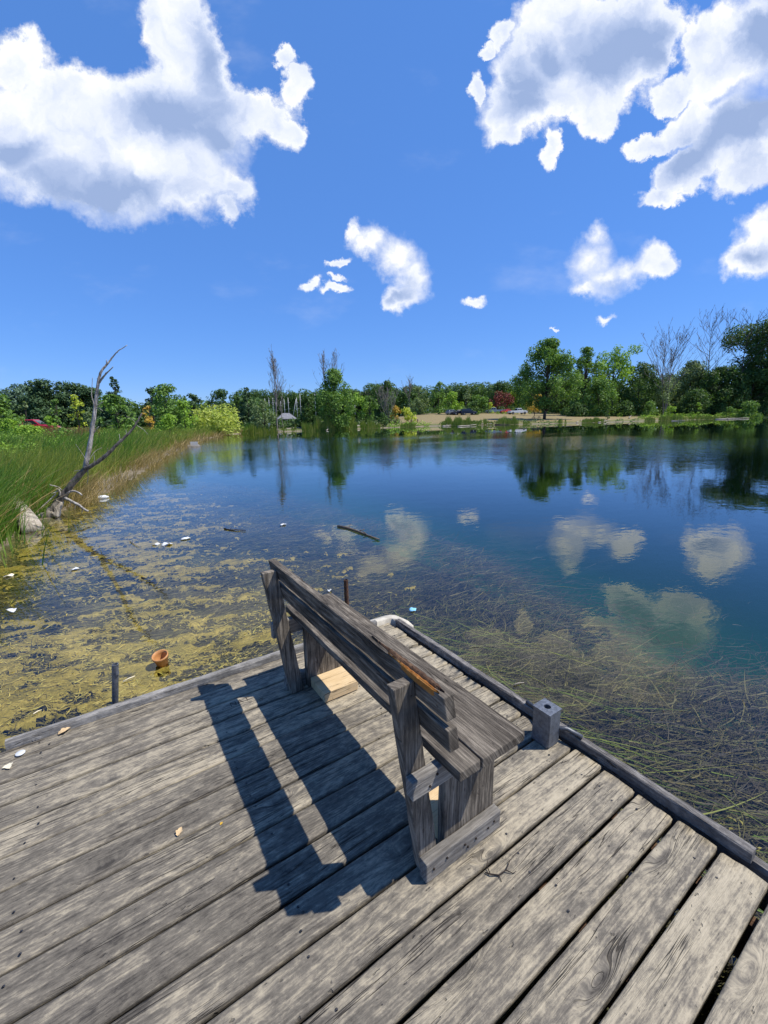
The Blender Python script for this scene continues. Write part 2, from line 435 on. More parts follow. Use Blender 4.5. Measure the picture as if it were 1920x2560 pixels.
M = {}
M['deck'] = wood('weathered_deck_wood', 'X', dark=(0.050, 0.045, 0.039), mid=(0.155, 0.137, 0.110), light=(0.355, 0.306, 0.222), lo=0.365, hi=0.665)
M['kerb'] = wood('grey_kerb_wood', 'Y', dark=(0.055, 0.05, 0.047), mid=(0.125, 0.116, 0.108), light=(0.26, 0.242, 0.22), kerb_pale=False)
M['rail'] = wood('grey_rail_wood', 'X', dark=(0.09, 0.085, 0.08), mid=(0.21, 0.2, 0.185), light=(0.36, 0.34, 0.31), kerb_pale=False)
_bd = dict(dark=(0.037, 0.031, 0.025), mid=(0.118, 0.101, 0.081), light=(0.265, 0.228, 0.180), lo=0.40, hi=0.62, kerb_pale=False)
_bd.update(fs=1.7, fa=0.10, fd=0.0, knots=0.25)
M['bench_y'] = wood('bench_wood_lengthwise', 'Y', **_bd)
M['bench_z'] = wood('bench_wood_upright', 'Z', **_bd)
M['bench_x'] = wood('bench_wood_crosswise', 'X', dark=(0.075, 0.069, 0.062), mid=(0.19, 0.176, 0.157), light=(0.35, 0.325, 0.285), kerb_pale=False, fs=1.6, fa=0.12, fd=0.0, knots=0.2)
M['newwood'] = wood('new_pine', 'X', dark=(0.40, 0.27, 0.14), mid=(0.53, 0.385, 0.215), light=(0.60, 0.46, 0.28), lo=0.3, hi=0.7, kerb_pale=False, bstr=0.15)
M['split'] = wood('split_orange_wood', 'Y', dark=(0.10, 0.035, 0.010), mid=(0.33, 0.125, 0.027), light=(0.46, 0.23, 0.07), lo=0.34, hi=0.66, kerb_pale=False, bstr=0.8)
M['rot'] = wood('rotten_brown_wood', 'Y', dark=(0.02, 0.012, 0.008), mid=(0.07, 0.04, 0.025), light=(0.16, 0.10, 0.06), lo=0.34, hi=0.7, kerb_pale=False, bstr=0.9)

def plain(name, col, rough=0.7, metal=0.0, var=0.25, scale=8.0, spec=0.3, bstr=0.2):
    m, nt, out = new_mat(name)
    co = nt.n('ShaderNodeTexCoord').outputs['Object']
    n = nt.noise(co, scale, 5.0, 0.6)
    a = tuple(max(0, x * (1 - var)) for x in col); b = tuple(min(1, x * (1 + var)) for x in col)
    c = nt.ramp(n, [(0.3, a), (0.7, b)])
    principled(nt, out, c, rough, n, bstr, 0.01, metal, spec)
    return m
M['galv'] = plain('galvanised_steel', (0.155, 0.168, 0.19), 0.48, 0.55, 0.35, 55.0)
M['galv_d'] = plain('dull_dark_steel', (0.10, 0.105, 0.115), 0.5, 0.7, 0.3, 40.0)
M['rust'] = plain('rusty_steel', (0.085, 0.045, 0.028), 0.75, 0.3, 0.5, 45.0)
M['black'] = plain('black_gap', (0.012, 0.012, 0.012), 0.9)
M['nail'] = plain('nail_steel', (0.06, 0.06, 0.065), 0.5, 0.6, 0.4, 200.0)
M['pad'] = plain('worn_white_bumper', (0.47, 0.43, 0.35), 0.75, 0, 0.22, 22.0)
M['white'] = plain('white_litter', (0.55, 0.56, 0.55), 0.6, 0, 0.1, 30.0)
M['cream'] = plain('cream_litter', (0.72, 0.64, 0.46), 0.6, 0, 0.15, 30.0)
M['blue'] = plain('pale_blue_wrapper', (0.22, 0.50, 0.68), 0.35, 0, 0.3, 70.0)
M['terra'] = plain('terracotta_plastic', (0.42, 0.20, 0.075), 0.5, 0, 0.12, 20.0)
M['leafdry'] = plain('dry_leaf', (0.50, 0.36, 0.2), 0.8, 0, 0.3, 60.0)
M['yellow'] = plain('yellow_petal', (0.60, 0.36, 0.04), 0.7)
M['twig'] = plain('dark_twig', (0.03, 0.022, 0.017), 0.9, 0, 0.4, 60.0)
M['wetstick'] = plain('wet_stick', (0.10, 0.075, 0.05), 0.6, 0, 0.5, 40.0)
M['drift'] = plain('bleached_driftwood', (0.30, 0.265, 0.215), 0.85, 0, 0.35, 4.0)
M['concrete'] = plain('grey_concrete', (0.36, 0.36, 0.35), 0.9, 0, 0.2, 12.0)
M['shingle'] = plain('grey_shingles', (0.19, 0.19, 0.205), 0.9, 0, 0.3, 3.0)
M['post_w'] = plain('white_painted_post', (0.6, 0.6, 0.58), 0.6)
M['brownw'] = plain('brown_boards', (0.16, 0.09, 0.055), 0.8, 0, 0.3, 3.0)
M['mast'] = plain('white_mast', (0.42, 0.43, 0.44), 0.4, 0.1, 0.06)
M['tyre'] = plain('tyre', (0.015, 0.015, 0.015), 0.8)
M['rim'] = plain('alloy_rim', (0.4, 0.4, 0.42), 0.3, 0.8)
M['glass'] = plain('car_glass', (0.015, 0.02, 0.025), 0.08, 0, 0.1, 1.0, 0.6)
M['lampw'] = plain('headlamp', (0.7, 0.7, 0.7), 0.2)
M['lampr'] = plain('tail_lamp', (0.4, 0.02, 0.02), 0.25)
for nm, c in dict(carblack=(0.010, 0.012, 0.018), carblue=(0.016, 0.024, 0.05), cargrey=(0.16, 0.18, 0.20), carwhite=(0.74, 0.76, 0.78), carsilver=(0.42, 0.44, 0.46), carred=(0.55, 0.025, 0.02), suvred=(0.34, 0.012, 0.035)).items():
    M[nm] = plain(nm, c, 0.22, 0.1, 0.05, 1.0, 0.5, 0.0)

def bark(name, a, b, scale=6.0):
    m, nt, out = new_mat(name)
    co = nt.n('ShaderNodeTexCoord').outputs['Object']
    n = nt.noise(nt.mapping(co, scale=(1, 1, 0.25)), scale, 6.0, 0.68, 0.4)
    c = nt.ramp(n, [(0.32, a), (0.68, b)])
    principled(nt, out, c, 0.88, n, 0.8, 0.03)
    return m
M['bark'] = bark('brown_bark', (0.030, 0.024, 0.018), (0.115, 0.095, 0.075))
M['barkgrey'] = bark('grey_bark', (0.075, 0.066, 0.06), (0.26, 0.235, 0.21))
M['snag'] = bark('peeling_snag_bark', (0.07, 0.06, 0.052), (0.50, 0.46, 0.42), 16.0)
M['snagdark'] = bark('wet_dark_bark', (0.028, 0.023, 0.020), (0.20, 0.175, 0.155), 16.0)
M['stump'] = bark('bleached_root', (0.10, 0.08, 0.06), (0.52, 0.46, 0.37), 14.0)

def foliage(name, cols, trans=0.28, hue_patch=0.35, gain=2.0):
    m, nt, out = new_mat(name)
    geo = nt.n('ShaderNodeNewGeometry')
    co = nt.n('ShaderNodeTexCoord').outputs['Object']
    n = nt.noise(co, hue_patch, 2.0)
    cols = [tuple(min(.6, x * gain) for x in c) for c in cols]
    f = nt.m('ADD', nt.m('MULTIPLY', geo.outputs['Random Per Island'], 0.65), nt.m('MULTIPLY', n, 0.40))
    k = len(cols)
    c = nt.ramp(f, [(0.1 + 0.85 * i / (k - 1), col) for i, col in enumerate(cols)])
    d = nt.n('ShaderNodeBsdfPrincipled', {'Base Color': c, 'Roughness': 0.62, 'Specular IOR Level': 0.22})
    t = nt.n('ShaderNodeBsdfTranslucent', {'Color': nt.mix(1.0, c, (1.5, 1.55, 0.7), 'MULTIPLY')})
    mx = nt.n('ShaderNodeMixShader', {0: trans, 1: d.outputs[0], 2: t.outputs[0]})
    nt.t.links.new(mx.outputs[0], out.inputs[0])
    return m
F = {}
F['mid'] = foliage('mid_green_leaves', [(0.030, 0.060, 0.014), (0.060, 0.110, 0.022), (0.105, 0.165, 0.034)])
F['bright'] = foliage('bright_green_leaves', [(0.055, 0.105, 0.014), (0.105, 0.175, 0.022), (0.165, 0.235, 0.035)])
F['yellow'] = foliage('yellow_green_leaves', [(0.12, 0.15, 0.018), (0.20, 0.235, 0.028), (0.30, 0.31, 0.045)])
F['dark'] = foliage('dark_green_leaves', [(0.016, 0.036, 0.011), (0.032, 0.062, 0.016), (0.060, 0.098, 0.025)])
F['grey'] = foliage('grey_green_leaves', [(0.045, 0.068, 0.030), (0.080, 0.110, 0.048), (0.125, 0.155, 0.075)])
F['pine'] = foliage('pine_needles', [(0.014, 0.030, 0.014), (0.026, 0.050, 0.020), (0.050, 0.080, 0.030)], 0.12)
F['bluepine'] = foliage('blue_pine_needles', [(0.028, 0.052, 0.034), (0.048, 0.080, 0.050), (0.075, 0.115, 0.070)], 0.12)
F['willow'] = foliage('willow_leaves', [(0.12, 0.16, 0.028), (0.20, 0.235, 0.05), (0.29, 0.31, 0.085)], 0.35)
F['red'] = foliage('copper_red_leaves', [(0.045, 0.012, 0.012), (0.085, 0.022, 0.020), (0.13, 0.04, 0.03)], 0.2)
F['orange'] = foliage('turning_orange_leaves', [(0.16, 0.11, 0.02), (0.25, 0.15, 0.03), (0.16, 0.18, 0.03)])
F['reed'] = foliage('green_reed_blades', [(0.022, 0.062, 0.010), (0.075, 0.150, 0.020), (0.17, 0.225, 0.045)], 0.35, 0.9, gain=1.45)
F['reedmix'] = foliage('yellowish_reed_blades', [(0.07, 0.11, 0.018), (0.15, 0.185, 0.03), (0.28, 0.25, 0.075)], 0.35, 0.9, gain=1.45)  # yellower, paler blade colours to mix among the green ones
F['reeddry'] = foliage('dry_straw_blades', [(0.12, 0.10, 0.030), (0.26, 0.185, 0.075), (0.38, 0.29, 0.14)], 0.2, 0.9, gain=1.3)
F['dock'] = foliage('rust_brown_stalks', [(0.14, 0.05, 0.022), (0.24, 0.10, 0.04), (0.20, 0.16, 0.06)], 0.15)
F['weed'] = foliage('pondweed_strands', [(0.026, 0.020, 0.012), (0.070, 0.052, 0.024), (0.10, 0.082, 0.026), (0.155, 0.115, 0.045), (0.12, 0.13, 0.03)], 0.15, 0.8, gain=1.3)
F['weedd'] = foliage('deep_pondweed_strands', [(0.018, 0.013, 0.011), (0.048, 0.032, 0.024), (0.078, 0.054, 0.034), (0.11, 0.084, 0.042)], 0.15, 0.8, gain=1.0)
F['algae'] = foliage('golden_algae', [(0.11, 0.085, 0.018), (0.24, 0.17, 0.035), (0.34, 0.25, 0.065), (0.20, 0.19, 0.03)], 0.12, 0.9, gain=1.45)

def algae_mat():
    m, nt, out = new_mat('golden_algae_mat')
    P = nt.n('ShaderNodeNewGeometry').outputs['Position']
    n1 = nt.noise(nt.mapping(P, rot=(0, 0, .4), scale=(1, 2, 1)), 5.0, 5.0, 0.65); n2 = nt.noise(P, 60.0, 4.0, 0.7)
    c = nt.ramp(nt.m('ADD', nt.m('MULTIPLY', n1, .6), nt.m('MULTIPLY', n2, .4)), [(0.32, (0.075, 0.062, 0.014)), (0.5, (0.27, 0.19, 0.036)), (0.68, (0.46, 0.32, 0.080))])
    principled(nt, out, c, 0.8, n2, 0.9, 0.012, spec=0.1)
    return m
M['algaemat'] = algae_mat()

# ground: mud and litter at the shore, green bank, dry mown field, pond bed
def ground_mat():
    m, nt, out = new_mat('bank_and_bed')
    geo = nt.n('ShaderNodeNewGeometry'); P = geo.outputs['Position']
    z = nt.sep(P)[2]
    n1 = nt.noise(P, 0.18, 5.0, 0.6); n2 = nt.noise(P, 2.3, 6.0, 0.65); n3 = nt.noise(P, 9.0, 5.0, 0.65)
    dry = nt.ramp(n2, [(0.28, (0.15, 0.12, 0.055)), (0.55, (0.225, 0.175, 0.08)), (0.78, (0.29, 0.225, 0.11))])
    grn = nt.ramp(n2, [(0.3, (0.05, 0.075, 0.018)), (0.7, (0.13, 0.14, 0.04))])
    fR = nt.v('DOT_PRODUCT', nt.v('SUBTRACT', P, tuple(CAMP)), tuple(RH)); fF = nt.v('DOT_PRODUCT', nt.v('SUBTRACT', P, tuple(CAMP)), tuple(FH))
    az = nt.m('DIVIDE', fR, nt.m('MAXIMUM', nt.m('ABSOLUTE', fF), 1.0))
    isdry = nt.m('MULTIPLY', nt.mapr(az, -0.04, 0.06), nt.mapr(nt.m('ADD', z, nt.m('MULTIPLY', n1, 0.6)), 0.1, 0.5))
    land = nt.mix(isdry, grn, dry)
    mud = nt.ramp(n3, [(0.3, (0.10, 0.08, 0.055)), (0.7, (0.26, 0.215, 0.15))])
    land = nt.mix(nt.mapr(nt.m('ADD', z, nt.m('MULTIPLY', n2, 0.12)), -0.22, -0.12), mud, land)
    # bed: brown and olive weed litter on the shelf, painted green in the deep for light scattered in water
    streak = nt.noise(nt.mapping(P, scale=(2.2, 6.5, 1.0)), 1.0, 6.0, 0.68, 0.8)
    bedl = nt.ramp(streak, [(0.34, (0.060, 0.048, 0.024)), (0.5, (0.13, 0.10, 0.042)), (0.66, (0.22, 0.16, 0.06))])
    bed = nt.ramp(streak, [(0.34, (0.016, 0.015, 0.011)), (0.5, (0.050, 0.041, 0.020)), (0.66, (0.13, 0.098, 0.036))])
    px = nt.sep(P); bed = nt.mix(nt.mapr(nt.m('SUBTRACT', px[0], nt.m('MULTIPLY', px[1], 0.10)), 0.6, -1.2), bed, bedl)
    scatter_green = nt.ramp(n1, [(0.3, (0.080, 0.118, 0.088)), (0.7, (0.105, 0.145, 0.105))])
    bed = nt.mix(nt.mapr(z, -1.1, -2.4), bed, scatter_green)
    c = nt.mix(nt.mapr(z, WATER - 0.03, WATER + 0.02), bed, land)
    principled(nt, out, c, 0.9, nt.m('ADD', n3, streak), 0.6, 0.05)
    return m
M['ground'] = ground_mat()

def water_mat():
    m, nt, out = new_mat('pond_water')
    P = nt.n('ShaderNodeNewGeometry').outputs['Position']
    rip = nt.noise(nt.mapping(P, rot=(0, 0, 0.6), scale=(1.0, 1.7, 1.0)), 3.4, 3.0, 0.55)
    swell = nt.noise(nt.mapping(P, rot=(0, 0, 0.6), scale=(1.0, 1.5, 1.0)), 0.9, 2.0, 0.5)
    patch = nt.mapr(nt.noise(nt.mapping(P, rot=(0, 0, 0.55), scale=(0.6, 1.6, 1)), 0.055, 2.0, 0.5), 0.42, 0.58)
    rel = nt.v('SUBTRACT', P, tuple(CAMP)); fF = nt.v('DOT_PRODUCT', rel, tuple(FH))
    far = nt.m('MULTIPLY', nt.mapr(fF, 13.0, 22.0), nt.mapr(fF, 50.0, 32.0))        # the breeze ruffles the open middle of the pond
    amp = nt.m('ADD', nt.mapr(fF, 12.0, 45.0, 0.005, 0.0006), nt.m('MULTIPLY', nt.m('MULTIPLY', far, nt.m('ADD', 0.25, nt.m('MULTIPLY', patch, 0.75))), 0.050))
    b1 = nt.n('ShaderNodeBump', {'Height': rip, 'Strength': 1.0, 'Distance': nt.m('MULTIPLY', amp, 0.35)})
    b2 = nt.n('ShaderNodeBump', {'Height': swell, 'Strength': 1.0, 'Distance': nt.mapr(fF, 8.0, 45.0, 0.004, 0.0005)}); nt.t.links.new(b1.outputs[0], b2.inputs['Normal'])
    chop = nt.noise(nt.mapping(P, rot=(0, 0, 0.59), scale=(1.0, 0.55, 1.0)), 1.5, 2.0, 0.6)
    b3 = nt.n('ShaderNodeBump', {'Height': chop, 'Strength': 1.0, 'Distance': nt.m('MULTIPLY', nt.m('MULTIPLY', far, nt.m('ADD', 0.3, patch)), 0.018)}); nt.t.links.new(b2.outputs[0], b3.inputs['Normal'])
    b2 = b3
    fr_ = nt.n('ShaderNodeFresnel', {'IOR': 1.34, 'Normal': b2.outputs[0]})
    gl = nt.n('ShaderNodeBsdfGlossy', {'Color': (0.96, 0.98, 1.0, 1), 'Roughness': 0.015, 'Normal': b2.outputs[0]})
    tr = nt.n('ShaderNodeBsdfTransparent', {'Color': (0.90, 0.96, 0.95, 1)})
    mx = nt.n('ShaderNodeMixShader', {0: nt.m('MULTIPLY', fr_.outputs[0], 1.25, clamp=True), 1: tr.outputs[0], 2: gl.outputs[0]})
    nt.t.links.new(mx.outputs[0], out.inputs[0])
    va = nt.n('ShaderNodeVolumeAbsorption', {'Color': (0.44, 0.72, 0.62, 1), 'Density': 0.50})
    nt.t.links.new(va.outputs[0], out.inputs['Volume'])
    return m
M['water'] = water_mat()

# ------------------------------------------------------------------ ground sheet and water
def build_ground():
    na, nr = 760, 250
    th = np.linspace(0, 2 * PI, na, endpoint=False)
    rr = 0.6 * (2600 / 0.6) ** (np.linspace(0, 1, nr))
    rr[1:] = rr[1:]
    T, RR = np.meshgrid(th, rr)
    x = CAMP[0] + RR * np.cos(T); y = CAMP[1] + RR * np.sin(T)
    P = np.stack([x.ravel(), y.ravel()], 1)
    z = ground_z(P)
    V = np.column_stack([P, z])
    i = np.arange(nr - 1)[:, None]; j = np.arange(na)[None, :]; j2 = (j + 1) % na
    Fc = np.stack([i * na + j, i * na + j2, (i + 1) * na + j2, (i + 1) * na + j], -1).reshape(-1, 4)
    cen = len(V); V = np.vstack([V, [[CAMP[0], CAMP[1], gz(CAMP[0], CAMP[1])]]])
    o = mesh_np('ground', V, Fc, M['ground'], smooth=True)
    tag(o, kind='structure')
build_ground()
wb = MB()
wb.box((-160, -170, -9.0), (260, 190, WATER))
wo_ = wb.build('water', M['water']); tag(wo_, kind='structure')


def settle(root):
    """parts were modelled at their place in the world: keep them there under a root that stands at the base"""
    for c in root.children: c.matrix_parent_inverse = Matrix.Translation(-root.location)

# ------------------------------------------------------------------ the wooden dock
PITCH = 0.145
def build_dock():
    root = tag(empty('wooden_dock', (-2.5, -1.5, WATER)), 'weathered grey wooden dock under the bench with gapped boards and low kerbs', 'dock')
    V = []; Fc = []; MI = []
    nx = 64
    rg = random.Random(3)
    for k in range(-1, 28):
        gap = rg.uniform(0.010, 0.0150)
        y1 = -k * PITCH - gap / 2 + rg.uniform(-.0015, .0015); y0 = -(k + 1) * PITCH + gap / 2
        if k == -1: y1 = 0.098
        sec2 = k >= 15
        if k == 15: y1 -= 0.006
        xe = rg.uniform(-0.014, 0.004) + (0.06 if sec2 else 0); xs = -7.5 - rg.uniform(0, 0.02)
        xs_arr = xs + (xe - xs) * np.linspace(0, 1, nx) ** 0.55
        t = 0.038; r = 0.006
        w = y1 - y0
        prof = [(0, -t), (0, -r * 1.6), (r * .35, -r * .4), (r * 1.5, 0), (w * .3, 0), (w * .5, 0), (w * .7, 0), (w - r * 1.5, 0), (w - r * .35, -r * .4), (w, -r * 1.6), (w, -t)]
        tilt = rg.uniform(-.004, .004); zo = rg.uniform(-.0025, .0025); cup = rg.uniform(-.003, .002)
        ph = rg.uniform(0, 100)
        base = len(V); n = len(prof)
        for i, x in enumerate(xs_arr):
            e = min(1.0, (xe - x) / 0.03)
            for j, (py, pz) in enumerate(prof):
                wob = 0.0022 * mnoise.noise((x * 2.2 + ph, j * .2, ph)) + 0.0013 * mnoise.noise((x * 9 + ph, j * 1.7, ph))
                chip = 0
                if j in (2, 3, 7, 8):
                    q = mnoise.noise((x * 5.5 + ph * 3, 7.0 if j < 5 else 19.0, ph))
                    if q > 0.28: chip = -(q - 0.28) * 0.018
                dx = 0
                if i == nx - 1: dx = 0.009 * mnoise.noise((j * 1.3, ph, 3.0)) - 0.004
                sy = -1 if j < 5 else 1
                edge = wob * 1.0 if (j <= 2 or j >= 8) else 0
                V.append((x + dx, y0 + py + edge, pz + zo + tilt * (py / w - .5) + cup * (1 - (2 * py / w - 1) ** 2) * (1 if pz > -.01 else 0) + wob * .6 + chip - (0.002 * (1 - e) if pz > -.02 else 0)))
        for i in range(nx - 1):
            for j in range(n):
                j2 = (j + 1) % n
                Fc.append((base + i * n + j, base + (i + 1) * n + j, base + (i + 1) * n + j2, base + i * n + j2)); MI.append(0)
        # end caps as quads across the profile
        for i in (0, nx - 1):
            for a in range(5):
                b = base + i * n
                q = (b + a, b + a + 1, b + n - 2 - a, b + n - 1 - a)
                if a == 4: q = (b + 4, b + 5, b + 5, b + 6); q = (b + 4, b + 5, b + 6, b + 6)
                if len(set(q)) == 4: Fc.append(q if i == 0 else q[::-1]); MI.append(0)
        # nail heads at the two bearers
        for bx in (-0.12, -0.62, -1.36, -2.1, -2.85):
            for fy in (0.22, 0.76):
                if rg.random() < 0.25: continue
                cx = bx + rg.uniform(-.03, .03); cy = y0 + w * fy + rg.uniform(-.012, .012); cr = rg.uniform(.0034, .0048)
                b = len(V); zc = zo + 0.0025
                ring = [(cx + cr * math.cos(2 * PI * q / 8), cy + cr * math.sin(2 * PI * q / 8)) for q in range(8)]
                V += [(a, c, zc) for a, c in ring]
                for q in (0, 2, 4): Fc.append((b + q, b + q + 1, b + q + 2, b + (q + 3) % 8)); MI.append(1)
                Fc.append((b, b + 2 if False else b + 3, b + 6, b + 7)); MI.append(1)
    me = mesh_np('decking', np.array(V), np.array(Fc), [M['deck'], M['nail']], root, idx=MI)
    bm = bmesh.new(); bm.from_mesh(me.data); bmesh.ops.recalc_face_normals(bm, faces=bm.faces[:]); bm.to_mesh(me.data); bm.free()
    # bearers and dark fascia below
    b = MB()
    for bx in (-0.16, -0.62, -1.36, -2.1, -2.85, -3.6, -4.4, -5.2, -6.0): b.box((bx - .02, -4.0, -.20), (bx + .02, .09, -.0405))
    b.box((-7.5, .05, -.22), (-.19, .092, -.042))
    b.build('bearers', M['rot'], root)
    # raised kerb along the open-water side
    def strip(name, mat, x0, x1, y0, y1, z0, z1, n, axis, amp=.002):
        mb = MB(); rg2 = random.Random(name)
        vs = []; fs = []
        prof = [(0, 0), (1, 0), (1, .88), (.9, 1), (.1, 1), (0, .88)]
        for i in range(n + 1):
            t = i / n
            for (a, c) in prof:
                jx = amp * mnoise.noise((t * 20, a * 5, 3.3 + c)); jz = amp * mnoise.noise((t * 23, a * 4, 8.8 + c))
                if axis == 'Y': vs.append((x0 + (x1 - x0) * a + jx, y0 + (y1 - y0) * t, z0 + (z1 - z0) * c + jz))
                else: vs.append((x0 + (x1 - x0) * t, y0 + (y1 - y0) * a + jx, z0 + (z1 - z0) * c + jz))
        m = len(prof)
        for i in range(n):
            for j in range(m):
                j2 = (j + 1) % m
                fs.append((i * m + j, i * m + j2, (i + 1) * m + j2, (i + 1) * m + j))
        fs.append(tuple(range(m))); fs.append(tuple(n * m + j for j in range(m)))
        mb._add(vs, fs)
        return mb.build(name, mat, root)
    strip('kerb_board', M['kerb'], .012, .050, -2.112, .035, -.004, .042, 60, 'Y', .003)
    strip('edge_board', M['kerb'], .032, .068, -4.0, .06, -.17, -.006, 60, 'Y', .002)
    strip('edge_rail', M['rail'], -2.255, -.11, .101, .136, -.03, .036, 60, 'X', .004)
    # spacer blocks under the kerb
    for y in (-.35, -.8, -1.62, -1.98):
        s = MB(); s.box((.016, y - .03, -.0056), (.031, y + .03, -.0035)); s.build('kerb_spacer', M['kerb'], root)
    # white worn rubber bumper folded round the far corner
    c = MB()
    path = [(-.24, .150), (-.12, .163), (.0, .160), (.045, .145), (.072, .11), (.084, .05), (.090, -.02), (.083, -.10)]
    wid = [.05, .055, .06, .065, .06, .045, .04, .03]
    vs = []; fs = []
    for i, (px, py) in enumerate(path):
        a = Vector(path[max(0, i - 1)]); bq = Vector(path[min(len(path) - 1, i + 1)]); tdir = (bq - a).normalized(); nrm = Vector((tdir.y, -tdir.x))
        for (u, z) in [(0, -.10), (0, .022), (.01, .030), (.5, .033), (.92, .030), (1, .028), (1, -.10)]:
            q = Vector((px, py)) + nrm * (u * wid[i]) 
            jz = .006 * mnoise.noise((px * 30, py * 30, u * 3)) if z > 0 else 0
            vs.append((q.x, q.y, z + jz))
    for i in range(len(path) - 1):
        for j in range(6): fs.append((i * 7 + j, i * 7 + j + 1, (i + 1) * 7 + j + 1, (i + 1) * 7 + j))
    fs.append(tuple(range(7))); fs.append(tuple((len(path) - 1) * 7 + j for j in range(7)))
    c._add(vs, fs, True)
    c.build('corner_bumper', M['pad'], root)
    # letters scratched into the board near the top edge: NAT
    l = MB()
    def stroke(p, q, wd=.0034):
        p = Vector(p); q = Vector(q); d = (q - p).normalized(); nn = Vector((-d.y, d.x)) * wd / 2
        z = .0042
        l.poly([(p.x + nn.x, p.y + nn.y, z), (p.x - nn.x, p.y - nn.y, z), (q.x - nn.x, q.y - nn.y, z), (q.x + nn.x, q.y + nn.y, z)])
    x0, y0, hh = -1.268, -.216, .036
    for a, bq in [((0, 0), (0, 1)), ((0, 1), (.026, 0)), ((.026, 0), (.026, 1)), ((.036, 0), (.050, 1)), ((.050, 1), (.064, 0)), ((.042, .4), (.058, .4)), ((.072, 1), (.104, 1)), ((.088, 1), (.088, 0))]:
        stroke((x0 + a[0], y0 + a[1] * hh), (x0 + bq[0], y0 + bq[1] * hh))
    l.build('carved_letters', M['twig'], root)
    settle(root)
build_dock()

# ------------------------------------------------------------------ the bench
def plank(name, mat, parent, pts8=None, a=None, b=None, jit=.0025, bev=.004, cuts=24, axis=1, fn=None):
    """board between corners a and b, softened edges, slightly uneven along its length; fn may lean it"""
    bm = bmesh.new(); bmesh.ops.create_cube(bm, size=1.0)
    for v in bm.verts: v.co = Vector([(a[i] + b[i]) / 2 + v.co[i] * (b[i] - a[i]) for i in range(3)])
    es = [e for e in bm.edges if abs((e.verts[0].co - e.verts[1].co)[axis]) > 1e-5]
    bmesh.ops.subdivide_edges(bm, edges=es, cuts=cuts, use_grid_fill=True)
    sharp = [e for e in bm.edges if len(e.link_faces) == 2 and e.calc_face_angle(0) > 0.5]
    bmesh.ops.bevel(bm, geom=sharp, offset=bev, segments=2, affect='EDGES', profile=.5)
    sd = (sum(map(ord, name)) + abs(a[0]) * 91 + abs(a[1]) * 57 + abs(a[2]) * 33) % 50
    for v in bm.verts:
        c = v.co.copy()
        v.co.x += jit * mnoise.noise(c * 9 + Vector((sd, 0, 0))); v.co.y += jit * mnoise.noise(c * 9 + Vector((0, sd, 0))); v.co.z += jit * mnoise.noise(c * 9 + Vector((0, 0, sd + 9)))
        if fn: v.co = Vector(fn(v.co))
    me = bpy.data.meshes.new(name); bm.to_mesh(me); bm.free(); me.materials.append(mat)
    return link(bpy.data.objects.new(name, me), parent)

